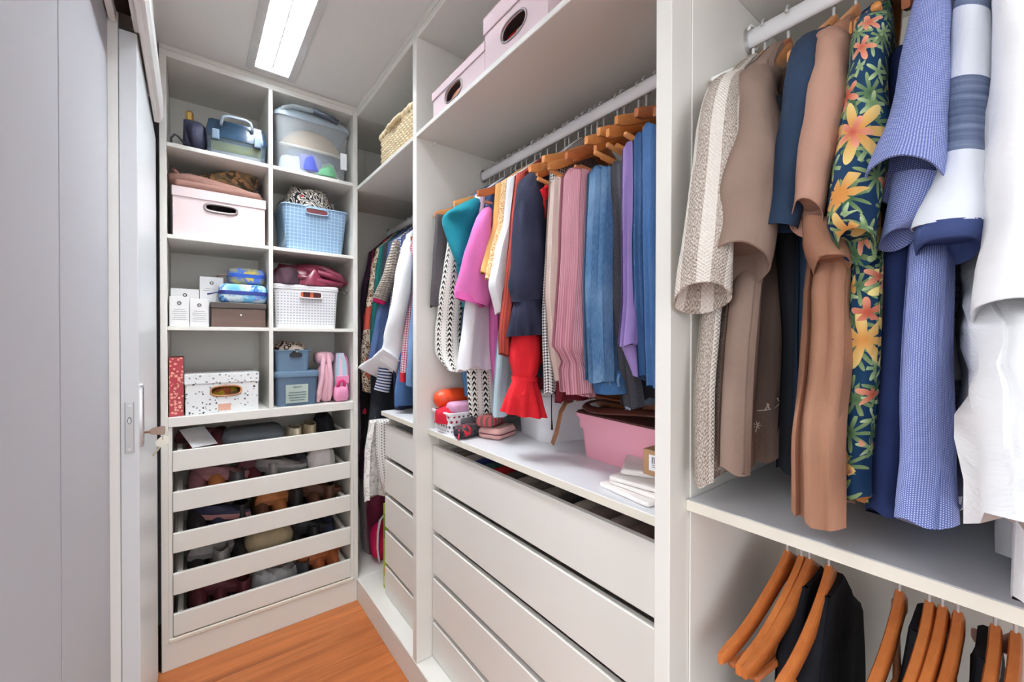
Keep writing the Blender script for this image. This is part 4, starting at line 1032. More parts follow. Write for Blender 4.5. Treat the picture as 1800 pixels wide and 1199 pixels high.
for nm, lb, ct, c, w, d, h, loc, sd in (('scarf', 'slate blue scarf packed under the straw hat', 'scarf', S(70, 84, 116), .24, .17, .07, (.48, 2.25, 2.165), 1), ('cloth', 'pale blue cloth at bottom of the clear bin', 'cloth', S(176, 196, 214), .13, .10, .08, (.385, 2.20, 2.085), 2),
                                ('cloth', 'sage green cloth packed in the clear bin', 'cloth', S(96, 150, 112), .13, .11, .075, (.52, 2.19, 2.09), 3), ('cloth', 'violet blue cloth packed in the clear bin', 'cloth', S(78, 88, 170), .11, .10, .085, (.455, 2.18, 2.10), 4), ('cloth', 'white cloth with orange stripe in the clear bin', 'cloth', S(232, 222, 206), .16, .10, .03, (.53, 2.20, 2.078), 5)):
    cloth_heap(nm, lb, ct, cloth(nm + str(sd), c), w, d, h, loc, 0, sd, BINC)
# pink lidded box with scarves
pb = storage_box('storage_box', 'pale pink lidded card box with oval grip, scarves piled on it', 'pink card boxes', .316, .28, .195, .035, PKB, (.0, .132, .052, .0135, 3.4), GRM, rim=.0055)
put(pb, .102, 2.128, 1.715)
cloth_heap('clothes_bundle', 'dark clothes showing through the grip of the box under the scarves', 'clothes', cloth('dark_plum', S(44, 32, 38)), .27, .2, .16, (.102, 2.275, 1.72), 0, 6)
sf = new('brown_scarf', 'dusty brown folded shawl lying over the front of the pink box', 'scarf')
SHW = cloth('dusty_brown', S(134, 100, 90), .1)
MB().tube([(-.162, -.02, .055), (-.155, -.03, .035), (-.10, -.04, .034), (-.03, -.045, .026), (.05, -.045, .020), (.12, -.045, .012), (.155, -.045, .008)], [.014, .026, .034, .032, .028, .020, .010], 14).build('roll', SHW, sf, True)
MB().tube([(-.158, -.005, .05), (-.150, -.02, .078), (-.145, -.035, .06)], [.010, .012, .008], 8).build('corner', SHW, sf, True)
soft_box(.30, .16, .028, .02, 3, .008).build('layer', SHW, sf, True)
put(sf, .100, 2.215, 1.918)
ch = new('chunky_scarf', 'chunky striped wool scarf coiled on top of the pink box', 'scarf')
WOL = cloth('multicolour_wool', S(150, 126, 96), .3, kind='patch', c2=S(92, 78, 66), k=70.0, c3=S(186, 140, 96))
for k, (x, z, r) in enumerate(((-.04, .038, .10), (.0, .052, .085), (.02, .066, .060))):
    pts = [(x + .072 * math.cos(a) * r * 10, .045 * math.sin(a) * r * 10, z + .006 * math.sin(3 * a)) for a in [2 * PI * i / 28 for i in range(29)]]
    MB().tube(pts, .018, 10, False).build('coil', WOL, ch, True)
soft_box(.035, .012, .022, .004, 2).build('tag', plain('scarf_tag', S(172, 146, 126), .7), ch)
put(ch, .165, 2.285, 1.940); ch.scale = (1.08, 1, 1.6)
# blue basket
GRIDB = Mat('blue_grid_plastic', .5, .4); _o = GRIDB.ob()
_ln = ((_o[0] * 62).fract().lt(.16) + (_o[2] * 62).fract().lt(.16)); GRIDB.color(GRIDB.mix(_ln, S(126, 158, 188), S(178, 202, 222))); GRIDB.bump(_ln, .6, .002)
bb = new('plastic_basket', 'blue plastic basket with embossed grid and grip hole', 'basket')
tray(.288, .27, .214, .028, .86).build('body', GRIDB.m, bb, True, 45)
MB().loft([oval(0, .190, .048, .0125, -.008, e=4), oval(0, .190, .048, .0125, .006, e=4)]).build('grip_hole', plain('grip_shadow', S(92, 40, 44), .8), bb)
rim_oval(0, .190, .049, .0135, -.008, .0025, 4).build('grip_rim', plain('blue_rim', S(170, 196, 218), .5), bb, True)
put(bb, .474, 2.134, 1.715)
cloth_heap('printed_scarf', 'black scarf with white chain print heaped in the blue basket', 'scarf', cloth('chain_print', S(34, 34, 44), .1, kind='scroll', c2=S(222, 214, 200), k=22.0, c3=S(200, 40, 56)), .24, .22, .125, (.455, 2.27, 1.915), 0, 11, None, folds=.35)
# little white cartons
CART = plain('white_carton', S(228, 227, 226), .6, .3, var=.01); INK = plain('grey_ink', S(140, 138, 140), .8); LOGO = plain('dark_ink', S(70, 66, 70), .7)
for nm, lb, x0, x1, y0, d, h, lines in (('carton', 'small white carton with ring logo, first beside the side panel', -.068, -.006, 2.126, .06, .119, 6), ('carton', 'small white carton with ring logo standing next to the wooden box', -.004, .058, 2.126, .06, .114, 6),
                                 ('carton', 'wider white carton behind two small cartons', -.066, .027, 2.198, .06, .158, 0), ('carton', 'tallest white carton behind blue zip cases', .029, .112, 2.200, .06, .215, 2)):
    t = new(nm, lb, 'carton', 'white cartons with a ring logo'); w = x1 - x0
    MB().box((0, 0, 0), (w, d, h), .0015).build('box', CART, t)
    p = [(w / 2 + .0055 * math.cos(a), -.0004, h - .026 + .0055 * math.sin(a)) for a in [2 * PI * k / 16 for k in range(18)]]
    MB().tube(p, .0016, 5, False).build('logo_ring', LOGO, t)
    for k in range(lines):
        ww = w * (.36 if k % 3 else .28); MB().box((w / 2 - ww, -.0003, h - .052 - k * .008), (w / 2 + ww, .0004, h - .0505 - k * .008), .0001).build('print_line', INK, t)
    put(t, x0, y0, 1.3545)
wb = new('wooden_box', 'dark brown wooden box with a small metal stud', 'box')
WDB = woodmat('walnut', S(74, 56, 48), S(104, 82, 72), .45, 0)
MB().box((0, 0, 0), (.196, .16, .080), .002).build('body', WDB, wb); MB().box((-.003, -.003, .0805), (.199, .163, .104), .002).build('lid', woodmat('walnut_lid', S(62, 54, 50), S(86, 76, 70), .45, 0), wb)
MB().disc((.104, -.0015, .052), .003, 1, .004, 12).build('stud', CHROME, wb); put(wb, .066, 2.128, 1.3545)
def zip_case(name, label, w, d, h, mat, band, loc, strap, rz=0):
    t = new(name, label, 'pouch', 'blue zip cases')
    soft_box(w, d, h, .03, 3, .001, .1, e=4).build('shell', mat, t, True, 60)
    MB().loft([rrect(0, 0, w / 2 + .0012, d / 2 + .0012, .030, z) for z in (h * .42, h * .42, h * .62, h * .62)], True, False, False).build('zip_band', band, t, True, 50)
    MB().tube([(-w / 2 + .012, -d / 2, h * .5), (-w / 2 - .012, -d / 2 - .004, h * .46), (-w / 2 - .040, -d / 2 - .004, h * .36)], [.004, .009, .011], 8, flat=.3).build('wrist_strap', strap, t, True)
    return put(t, *loc, rz)
WTC = cloth('watercolour_blue', S(214, 230, 236), .04, kind='water', c2=S(110, 180, 220), k=22.0, c3=S(52, 104, 196), bump=.1)
WTC2 = cloth('watercolour_garden', S(70, 110, 200), .06, kind='water', c2=S(140, 140, 110), k=24.0, c3=S(196, 178, 96), bump=.1)
zip_case('zip_case', 'larger blue watercolour zip case lying on the wooden box', .178, .12, .082, WTC, plain('navy_zip', S(40, 56, 128), .6), (.182, 2.190, 1.4595), plain('navy_strap', S(48, 44, 104), .6))
zip_case('zip_case', 'smaller blue patterned zip case on top of the other', .140, .09, .074, WTC2, plain('blue_zip', S(34, 84, 180), .6), (.196, 2.205, 1.5425), plain('brown_strap', S(110, 84, 78), .6))
# white perforated basket with lid and jacket
PERF = Mat('perforated_white', .45, .4); _o = PERF.ob()
_a = ((_o[0] * 78).fract() - .5).abs(); _b = ((_o[2] * 78).fract() - .5).abs()
_h = _a.lt(.27) * _b.lt(.20) * _o[2].gt(.018) * _o[2].lt(.165)
PERF.color(PERF.mix(_h, S(232, 232, 234), S(176, 178, 184))); PERF.bump(_h * -1.0, .9, .003)
wk = new('plastic_basket', 'white perforated plastic basket with lid, wine red jacket on it', 'basket')
tray(.276, .26, .186, .022, .93).build('body', PERF.m, wk, True, 45)
MB().loft([rrect(0, .13, .141, .133, .024, .187), rrect(0, .13, .142, .134, .024, .196), rrect(0, .13, .136, .128, .022, .201)]).build('lid', plain('lid_white', S(236, 236, 238), .4), wk, True, 40)
MB().loft([oval(.012, .155, .046, .014, -.010, e=5), oval(.012, .155, .038, .012, .004, e=5)]).build('grip_hole', cloth('grip_fill', S(74, 40, 40), kind='patch', c2=S(190, 90, 60), k=70.0), wk)
rim_oval(.012, .155, .047, .015, -.010, .003, 5).build('grip_rim', plain('rim_white', S(236, 236, 238), .4), wk, True)
put(wk, .434, 2.132, 1.3545)
WINE = plain('wine_leather', S(112, 36, 58), .35, .5, var=.25, scale=14.0)
jk = new('jacket', 'wine red glossy jacket bundled on the white lidded basket', 'jacket')
heap(.32, .25, .105, 15, .42, 10.0).build('body', WINE, jk, True, 70)
for pts, r in ((((-.06, -.06, .09), (.0, -.10, .07), (.07, -.115, .055), (.14, -.11, .03)), .016), (((-.02, -.05, .10), (.05, -.09, .088), (.12, -.10, .060), (.155, -.09, .02)), .014), (((-.10, -.09, .04), (-.04, -.115, .035), (.05, -.12, .02), (.13, -.115, .012)), .014)):
    MB().tube(pts, r, 10).build('fold', WINE, jk, True)
put(jk, .462, 2.262, 1.557)
cloth_heap('fur_scarf', 'dark plum furry scarf beside wine red jacket', 'scarf', cloth('plum_fur', S(70, 50, 58), .35), .12, .16, .085, (.355, 2.20, 1.557), 0, 17)
MB_ = MB().tube([(.575, 2.13, 1.55), (.60, 2.122, 1.545), (.612, 2.122, 1.53), (.600, 2.124, 1.518), (.585, 2.128, 1.528)], .0025, 6).build('cord_loop', plain('black_cord', S(40, 42, 40), .6), None, True)
tag(MB_, 'thin black cord loop hanging from the white lidded basket', 'cord')
# floral box file and terrazzo box
ff = box('floral_box', (-.070, 2.127, .9955), (-.0245, 2.33, 1.229), None or plain('tmp', S(170, 70, 76)))
FLB = Mat('red_blossom_print', .6, .3); vo = FLB.voro(None, 85.0); q_ = FLB.nt.nodes.new('ShaderNodeSeparateColor'); FLB.nt.links.new(vo.outputs['Color'], q_.inputs[0])
_dd = X(FLB.nt, vo.outputs['Distance']); FLB.color(FLB.mix(_dd.lt(X(FLB.nt, q_.outputs[0]) * .30 + .22), S(172, 66, 74), FLB.mix(X(FLB.nt, q_.outputs[1]).gt(.5), S(232, 190, 160), S(222, 160, 140))))
ff.data.materials[0] = FLB.m; tag(ff, 'upright red box printed with cream blossoms', 'box')
TER = speckle('terrazzo_card', S(232, 234, 234), 90.0, S(60, 64, 74), S(150, 152, 158), .26)
tz = storage_box('storage_box', 'white terrazzo speckled lidded box with wood-rimmed grip', None, .252, .24, .160, .036, TER, (.010, .090, .050, .018, 3.0), plain('kraft_rim', S(176, 128, 92), .6), rim=.004)

box('label_tag', (-.018, -.0012, .008), (.026, .0002, .036), plain('peach_tag', S(222, 172, 150), .6), tz, .0004)
put(tz, .107, 2.131, .9955)
cloth_heap('clothes_bundle', 'orange and yellow things showing through the grip of the terrazzo box', 'clothes', cloth('orange_mix', S(200, 110, 70), kind='patch', c2=S(226, 190, 60), k=40.0, c3=S(196, 150, 110)), .20, .16, .13, (.107, 2.25, .999), 0, 21)
# blue boxes and soft toys
BLP = plain('dusty_blue_plastic', S(98, 124, 148), .45, .4); BLC = clear('dusty_blue_clear', S(92, 116, 142), .85, .3)
lb_ = new('storage_box', 'dusty blue plastic box with paper label, smaller blue bin on it', 'box')
MB().loft([rrect(0, .12, .083, .112, .014, 0), rrect(0, .12, .088, .118, .014, .132)]).build('body', BLC, lb_, True, 40)
MB().loft([rrect(0, .12, .092, .122, .014, .1325), rrect(0, .12, .094, .124, .014, .150), rrect(0, .12, .090, .120, .014, .160)]).build('lid', BLP, lb_, True, 40)
lab = MB().loft([[(x, y, z) for x in (-.048, .046) for y in (0,)] + [(.046, .001, z), (-.048, .001, z)] for z in (.014, .098)]).build('paper_label', plain('label_green', S(172, 186, 176), .7), lb_)
lab.location = (0, -.0015, .0); lab.rotation_euler = (0, 0, 0)
for z_, w_ in ((.085, .018), (.060, .036), (.048, .038), (.036, .034), (.024, .030)):
    box('print_line', (-w_, -.003, z_), (w_, -.0022, z_ + .004), plain('label_ink', S(104, 124, 128), .8), lb_, .0003)
put(lb_, .389, 2.133, .9955)
ub = new('plastic_basket', 'small dusty blue bin with grip slot, leopard cloth in it', 'basket')
tray(.146, .16, .098, .018, .93).build('body', BLP, ub, True, 45)
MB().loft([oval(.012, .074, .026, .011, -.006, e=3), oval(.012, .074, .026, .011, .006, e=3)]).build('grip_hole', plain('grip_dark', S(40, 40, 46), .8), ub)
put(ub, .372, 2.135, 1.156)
cloth_heap('leopard_scarf', 'dark leopard print cloth heaped in small blue bin', 'scarf', cloth('dark_leopard', S(196, 180, 164), .1, kind='leopard', c2=S(50, 40, 40), k=40.0), .135, .15, .055, (.372, 2.215, 1.235), 0, 23, None, folds=.4)
PKS = cloth('rose_plush', S(224, 178, 190), .05); PKL = cloth('pink_plush', S(228, 152, 186), .05)
tg = new('plush_pouch', 'rose pink plush pouch with two long hanging flaps', 'pouch')
soft_box(.085, .10, .06, .03, 5, .003).build('top', PKS, tg, True); tg.children[0].location = (0, .02, .185)
for sx, dz in ((-.020, 0), (.018, .01)):
    MB().tube([(sx * .6, -.02, .235), (sx * .7, -.036, .20), (sx, -.040, .12), (sx * 1.25 - .008, -.040, .05), (sx * 1.3 - .012, -.038, .006 + dz * .2)], [.010, .018, .021, .022, .012], 14, flat=.6).build('flap', PKS, tg, True)
soft_box(.07, .09, .19, .02, 6, .002).build('body', PKS, tg, True)
put(tg, .520, 2.19, .9955)
sp = new('striped_pouch', 'pink and pale blue striped pouch standing by the cabinet side', 'pouch')
MB().loft([rrect(0, 0, .030, .05, .012, 0), rrect(0, 0, .032, .052, .014, .15), rrect(.0, 0, .028, .05, .014, .20), rrect(-.006, 0, .018, .04, .012, .238)]).build('body', cloth('pastel_stripe', S(232, 196, 216), .04, kind='stripe_u', c2=S(170, 208, 222), k=36.0), sp, True, 50)
MB().tube([(.030, -.052, .02), (.032, -.053, .15), (.026, -.052, .20), (.010, -.044, .236)], .003, 6).build('piping', plain('mauve_piping', S(176, 110, 150), .6), sp, True)
MB().box((-.030, -.056, .085), (.032, -.050, .125), .002).build('pocket', PKL, sp)
put(sp, .598, 2.215, .9955)
pk = new('pink_bag', 'small bright pink drawstring bag in front of the striped pouch', 'bag')
soft_box(.072, .055, .078, .02, 7, .004, .2).build('bag', PKL, pk, True)
MB().tube([(-.016, -.01, .07), (-.012, -.014, .098), (.004, -.014, .106), (.016, -.012, .092), (.014, -.01, .07)], .008, 8).build('handle', cloth('hot_pink', S(226, 70, 130), .05), pk, True)
put(pk, .586, 2.150, .9955)

# ------------------------------------------------------------------ shoes and clothes in the five drawers
def DF(i): return DZ[i][0] + .0145
C_ = dict(black=S(40, 38, 40), char=S(70, 70, 74), red=S(150, 48, 46), mauve=S(150, 104, 108), rust=S(186, 116, 66), wine=S(96, 44, 54), grey=S(140, 136, 134), beige=S(176, 160, 132), cream=S(214, 200, 176), brown=S(96, 62, 44), pink=S(186, 110, 116), tan=S(188, 108, 66), navy=S(48, 50, 74))
rows = [
 [('red', 'red shoe with dark lining by the drawer side', .02, 0), ('wine', 'wine red shoe behind paper sheet', .095, 0), ('cream', 'cream sandal with dark stripes', .385, 1), ('beige', 'beige sandal next to the black socks', .455, 1)],
 [('mauve', 'mauve suede shoe at the drawer side', .020, 0), ('rust', 'orange brown leather shoe', .085, 0), ('char', 'charcoal canvas shoe', .155, 1), ('wine', 'burgundy flat shoe', .225, 0), ('grey', 'light grey strappy shoe', .300, 1), ('char', 'patterned dark grey shoe beside white cloth', .385, 0)],
 [('black', 'black shoe with pink edge', .020, 0), ('navy', 'navy and pink trainer', .095, 0), ('black', 'black leather shoe with round buckle', .175, 1), ('brown', 'dark brown shoe', .255, 0), ('rust', 'brown shoe with amber trim', .325, 0), ('black', 'black suede boot in the middle of its drawer', .400, 1), ('brown', 'brown fringed shoe at the drawer end', .480, 0), ('brown', 'glossy brown shoe against drawer side', .550, 1)],
 [('black', 'black slipper with grey lining', .020, 0), ('grey', 'black and silver shoe', .100, 1), ('black', 'plain black shoe next to the beige bag', .170, 0), ('black', 'black patent shoe with white rim', .40, 0), ('black', 'black leather loafer', .475, 1), ('navy', 'black leather shoe against the drawer end', .545, 0)],
 [('wine', 'burgundy suede boot', .020, 0), ('wine', 'burgundy suede boot lying beside its pair', .100, 0), ('wine', 'dark plum shoe beside grey knit', .180, 1), ('char', 'charcoal wool slipper', .420, 1), ('tan', 'tan orange suede shoe', .500, 0), ('tan', 'tan suede shoe at the drawer end', .565, 0)]]
rS = random.Random(3)
WORD = ('top', 'second', 'third', 'fourth', 'bottom')
for i, row in enumerate(rows):
    for c, lb, x, flip in row:
        boot = 'boot' in lb; H = .125 if boot else rS.uniform(.075, .095)
        shoe(lb + ' in the ' + WORD[i] + ' shoe drawer', C_[c], shade(C_[c], .55) if c != 'red' else S(60, 30, 30), (x, 2.262 + rS.uniform(-.008, .008), DF(i) + (.0 if boot else .012)), (0 if not flip else PI) + rS.uniform(-.10, .10), .235, .074, H, rx=0 if boot else rS.uniform(-.06, .06), kind='boot' if boot else 'shoe')
tops = [(0, 'wine', 'wine red slipper lying across the red shoes', .055, 2.30, 1.75), (1, 'mauve', 'mauve suede slipper lying across the other shoes', .10, 2.24, 1.30), (1, 'wine', 'burgundy slipper lying on its neighbours', .265, 2.27, 1.9), (1, 'grey', 'pale grey sandal lying on the strappy shoe', .33, 2.20, 1.25),
        (2, 'navy', 'navy slipper with pink sole lying across', .10, 2.215, 1.25), (2, 'rust', 'amber brown slipper lying across', .335, 2.25, 1.9), (2, 'brown', 'dark brown slipper lying at the drawer end', .50, 2.24, 1.3), (3, 'black', 'black slipper with pale rim lying across', .455, 2.23, 1.35), (3, 'grey', 'grey slipper lying on black shoes', .09, 2.24, 1.9), (4, 'wine', 'burgundy slipper lying on the boots', .10, 2.23, 1.35), (4, 'tan', 'tan slipper lying at the drawer end', .50, 2.24, 1.8)]
for i, c, lb, x, y, rz in tops:
    shoe(lb + ' in the ' + WORD[i] + ' shoe drawer', C_[c], shade(C_[c], .5), (x, y, DF(i) + .055), rz, .225, .076, .056, sole=plain('pale_sole', S(176, 120, 120), .7) if c in ('navy', 'mauve') else None, rx=.10)
pp = MB().loft([[(x, 0, 0), (x, 0, .0015), (x, .14, .0015 + .02), (x, .14, .02)] for x in (-.045, .045)]).build('paper_sheet', plain('paper', S(226, 226, 228), .8), None)
put(tag(pp, 'folded white paper sheet at the front of the top shoe drawer', 'paper'), .045, 2.135, .862, .35, .28)
o = soft_box(.25, .16, .115, .05, 31, .006, .3, e=2.3).build('travel_bag', cloth('grey_felt', S(84, 88, 92), kind='speck', c2=S(118, 122, 126)), None, True)
put(tag(o, 'large charcoal felt bag in the top shoe drawer', 'bag'), .225, 2.23, DF(0))
cloth_heap('black_socks', 'balled black socks in the top shoe drawer', 'socks', cloth('black_rib', S(30, 30, 34)), .10, .16, .150, (.525, 2.24, DF(0)), 0, 33)
cloth_heap('white_cloth', 'crumpled white cloth bag in the second shoe drawer', 'cloth', cloth('white_nylon', S(214, 208, 206), .04), .13, .20, .135, (.505, 2.23, DF(1)), 0, 34, None, folds=.45)
cloth_heap('patterned_cloth', 'grey patterned cloth in the second shoe drawer', 'cloth', cloth('grey_pattern', S(96, 92, 96), kind='scroll', c2=S(60, 58, 62), k=30.0), .09, .18, .12, (.435, 2.27, DF(1)), 0, 35)
o = soft_box(.20, .17, .135, .06, 36, .004, .35, e=2.1).build('beige_bag', cloth('beige_canvas', S(164, 148, 120)), None, True)
put(tag(o, 'rounded beige bag in the fourth shoe drawer', 'bag'), .285, 2.24, DF(3))
cloth_heap('grey_knit', 'light grey knitted cloth in the bottom shoe drawer', 'cloth', cloth('grey_marl', S(170, 172, 174), kind='speck', c2=S(140, 142, 146)), .19, .22, .13, (.305, 2.25, DF(4)), 0, 37, None, folds=.4)

# ------------------------------------------------------------------ upper shelf of the wardrobe
PB2 = [('pale pink lidded box on the upper shelf, lower one nearest the wicker basket', 1.142, .316, .30, .086, .024, .0), ('tall pale pink lidded box on the upper shelf beside the low one', .852, .262, .30, .150, .045, .0), ('pale pink box set back at the end of upper shelf', .575, .24, .28, .13, .04, .05)]
for k, (lb, yc, w, d, h, lid, bk) in enumerate(PB2):
    t = storage_box('storage_box', lb, 'pink card boxes', w, d, h, lid, plain('pink_card_light', S(232, 210, 214), .6, .3, var=.015), (.0 if k else -.02, (h - lid) * .52, .050, min(.024, (h - lid) * .36), 2.4), GRM, rim=.003)
    put(t, .660 + bk, yc, 2.058, -PI / 2)
    cloth_heap('folded_clothes', ['brown and cream things inside the low pink box', 'red and brown things inside the tall pink box', 'grey things inside the set back pink box'][k], 'clothes', cloth('mixed%d' % k, S(176, 120, 90), kind='patch', c2=[S(90, 60, 50), S(190, 30, 40), S(120, 120, 124)][k], k=28.0, c3=S(222, 214, 208)), w * .8, .13, h * .62, (.735 + bk, yc, 2.062), PI / 2, 41 + k)
wk = new('wicker_basket', 'pale woven wicker basket with braided rim on the upper shelf', 'basket')
WK = woodmat('wicker', S(214, 190, 146), S(238, 222, 186), .6, 2, 2.0)
bw, bd, bh = .37, .30, .135
def rpath(g, z, n=72):
    P = rrect(0, bd / 2, bw / 2 + g, bd / 2 + g, .03, z, 8); out = []
    L = [0]
    for i in range(len(P)): L.append(L[-1] + (Vector(P[(i + 1) % len(P)]) - Vector(P[i])).length)
    for k in range(n):
        s = L[-1] * k / n; i = max(j for j in range(len(P)) if L[j] <= s + 1e-9)
        out.append(Vector(P[i]).lerp(Vector(P[(i + 1) % len(P)]), (s - L[i]) / max(1e-9, L[i + 1] - L[i])))
    return out
cen = Vector((0, bd / 2, 0))
for k in range(9):
    base = rpath(0, .010 + k * .0128, 96); pts = []
    for i, p in enumerate(base):
        d_ = Vector((p.x, p.y - bd / 2, 0)).normalized(); pts.append(p + d_ * .0032 * math.cos(PI * (i + k)))
    MB().tube(pts + pts[:2], .0058, 6, False).build('strand', WK, wk, True)
for p in rpath(0, 0, 48): MB().tube([p + Vector((0, 0, .004)), p + Vector((0, 0, bh - .01))], .003, 5).build('stave', WK, wk, True)
for ph in (0, PI):
    base = rpath(.002, bh - .004, 120); pts = []
    for i, p in enumerate(base):
        d_ = Vector((p.x, p.y - bd / 2, 0)).normalized(); a = i * .9 + ph; pts.append(p + d_ * .006 * math.cos(a) + Vector((0, 0, .006 * math.sin(a))))
    MB().tube(pts + pts[:2], .0085, 6, False).build('braided_rim', WK, wk, True)
MB().tube([(-.07, -.012, bh - .004), (-.03, -.020, bh - .010), (.0, -.024, bh - .02), (.03, -.020, bh - .010), (.07, -.012, bh - .004)], .008, 8).build('handle', WK, wk, True)
MB().loft([rrect(0, bd / 2, bw / 2 - .008, bd / 2 - .008, .03, .004), rrect(0, bd / 2, bw / 2 - .008, bd / 2 - .008, .03, .012)]).build('bottom', WK, wk)
MB().loft([rrect(0, bd / 2, bw / 2 - .010, bd / 2 - .010, .03, z_) for z_ in (.012, bh - .012)], True, False, False).build('lining', plain('lining_dark', S(116, 96, 70), .9), wk)
put(wk, .668, 1.640, 2.058, -PI / 2)

# ------------------------------------------------------------------ things on the long worktop
WZ = .9708
HOLE = Mat('round_hole_white', .4, .4); _o = HOLE.ob()
def _dots(a, b):
    r_ = (b * 55).m('FLOOR'); fa = ((a * 55 + r_ * .5).fract() - .5); fb = ((b * 55).fract() - .5); return (fa * fa + fb * fb).lt(.085)
_nx = HOLE.nt.nodes.new('ShaderNodeNewGeometry'); _tc = HOLE.nt.nodes.new('ShaderNodeVectorTransform'); _tc.vector_type = 'NORMAL'; _tc.convert_from = 'WORLD'; _tc.convert_to = 'OBJECT'
HOLE.nt.links.new(_nx.outputs['True Normal'], _tc.inputs[0]); _sn = HOLE.nt.nodes.new('ShaderNodeSeparateXYZ'); HOLE.nt.links.new(_tc.outputs[0], _sn.inputs[0])
_facex = X(HOLE.nt, _sn.outputs[0]).abs().gt(.7)
_al = _dots(_o[1], _o[2]) * _facex + _dots(_o[0], _o[2]) * (X(HOLE.nt, _sn.outputs[1]).abs().gt(.7))
_al = _al * _o[2].gt(.010) * _o[2].lt(.066)
HOLE.color(S(238, 238, 242)); HOLE.nt.links.new((_al * -1.0 + 1.0).k, HOLE.b.inputs['Alpha'])
pbk = new('plastic_basket', 'white plastic basket with round holes filled with zip cases', 'basket')
tray(.140, .225, .078, .018, .95, .003).build('body', HOLE.m, pbk, True, 45)
put(pbk, .705, 1.332, WZ, -PI / 2)
o = MB().tube([(-.085, 0, .034), (-.075, 0, .035), (-.05, 0, .036), (0, 0, .038), (.05, 0, .036), (.075, 0, .035), (.085, 0, .034)], [.006, .026, .034, .036, .034, .026, .006], 18).build('glasses_case', plain('orange_case', S(226, 74, 30), .4, .5), None, True)
put(tag(o, 'bright orange oval case on top of the white holed basket', 'case'), .785, 1.372, WZ + .078, 0)
o = soft_box(.135, .065, .045, .02, 51, .003, .1).build('pink_pouch', cloth('mauve_pink', S(200, 150, 180), .05), None, True)
put(tag(o, 'mauve pink pouch with flap in the white holed basket', 'pouch'), .785, 1.298, WZ + .066, .05)
o = soft_box(.18, .06, .03, .012, 52, .001, .05, e=4).build('silver_case', plain('silver_plastic', S(170, 172, 176), .35, .5, .5), None, True)
put(tag(o, 'silver grey case under the mauve pouch in the basket', 'case'), .830, 1.292, WZ + .032)
cloth_heap('red_cloth', 'crumpled red cloth at the end of the white holed basket', 'cloth', cloth('cherry_red', S(196, 34, 56)), .10, .13, .062, (.745, 1.335, WZ + .036), 0, 53, None, folds=.4)
o = soft_box(.125, .055, .044, .018, 54, .003, .1).build('floral_pouch', cloth('dark_floral', S(48, 50, 54), kind='water', c2=S(66, 68, 72), k=40.0, c3=S(206, 44, 60)), None, True)
put(tag(o, 'dark pencil pouch with red flowers in front of the basket', 'pouch'), .762, 1.222, WZ, .18)
zp = MB().tube([(0, 0, .02), (-.006, -.006, .012), (-.012, -.010, .003)], .0028, 6).build('zip_pull', plain('raspberry_cord', S(190, 60, 90), .7), o, True); zp.location = (-.062, -.012, 0)
o = soft_box(.115, .095, .038, .02, 55, .002, .08).build('pink_purse', cloth('salmon_leather', S(214, 166, 160), .06), None, True)
put(tag(o, 'salmon pink zip purse lying under the striped purse', 'purse'), .835, 1.165, WZ, .35)
MB().loft([rrect(0, 0, .0585, .0485, .020, z_) for z_ in (.017, .017, .021, .021)], True, False, False).build('zip', plain('wine_zip', S(96, 40, 52), .6), o, True)
box('flap', (-.045, -.036, .0375), (.045, .036, .040), cloth('flap_weave', S(150, 120, 110), kind='stripe_u', c2=S(110, 130, 110), k=60.0), o, .001)
o = soft_box(.095, .07, .034, .018, 56, .003, .08).build('striped_purse', cloth('serape_stripe', S(110, 92, 80), kind='stripe_u', c2=S(196, 80, 92), k=50.0, ), None, True)
put(tag(o, 'small striped woven purse on top of the salmon purse', 'purse'), .812, 1.178, WZ + .0405, .5)
SBX = plain('white_plastic_box', S(238, 238, 240), .35, .5, var=.01)
sb_ = new('storage_box', 'white plastic storage box with rounded corners under the red blouse', 'box')
tray(.235, .26, .150, .05, .94, .004, lip=.010, n=8).build('body', SBX, sb_, True, 45)
MB().loft([rrect(0, .13, .121, .134, .052, .1505, 8), rrect(0, .13, .121, .134, .052, .162, 8), rrect(0, .13, .115, .128, .05, .166, 8)]).build('lid', SBX, sb_, True, 45)
put(sb_, .918, 1.105, WZ, -PI / 2 - .29)
cloth_heap('burgundy_shawl', 'dark burgundy shawl piled on the white storage box', 'shawl', cloth('burgundy_wool', S(110, 28, 44)), .20, .24, .060, (1.03, 1.03, WZ + .168), 0, 57)
o = MB().tube([(.905, .955, WZ + .20), (.886, .948, WZ + .16), (.884, .945, WZ + .09), (.885, .944, WZ + .055)], [.0018, .0018, .0018, .004], 6).build('neck_cord', plain('cord_black', S(36, 30, 32), .6), None, True)
tag(o, 'black cord hanging down in front of the white storage box', 'cord')
LIDB = plain('lid_brown', S(110, 70, 66), .5)
PKX = plain('pink_plastic', S(240, 168, 186), .4, .45, var=.01)
px_ = new('storage_box', 'bright pink plastic storage box with belts lying on it', 'box')
MB().loft([rrect(0, .12, .168, .106, .030, 0, 6), rrect(0, .12, .175, .112, .030, .080, 6), rrect(0, .12, .180, .117, .030, .081, 6), rrect(0, .12, .183, .119, .030, .112, 6), rrect(0, .12, .188, .124, .030, .1125, 6), rrect(0, .12, .189, .125, .030, .124, 6)]).build('body', PKX, px_, True, 35)
MB().loft([rrect(0, .12, .189, .125, .030, .1245, 6), rrect(0, .12, .186, .122, .030, .128, 6)]).build('lid', LIDB, px_, True, 35)
MB().box((-.200, .08, .070), (-.186, .16, .110), .005).build('grip', PKX, px_)
put(px_, .872, .668, WZ, -PI / 2 - .08)
LEA = plain('tan_leather', S(150, 98, 62), .4, .45, var=.15, scale=20.0); LED = plain('brown_leather', S(92, 50, 40), .4, .45, var=.15)
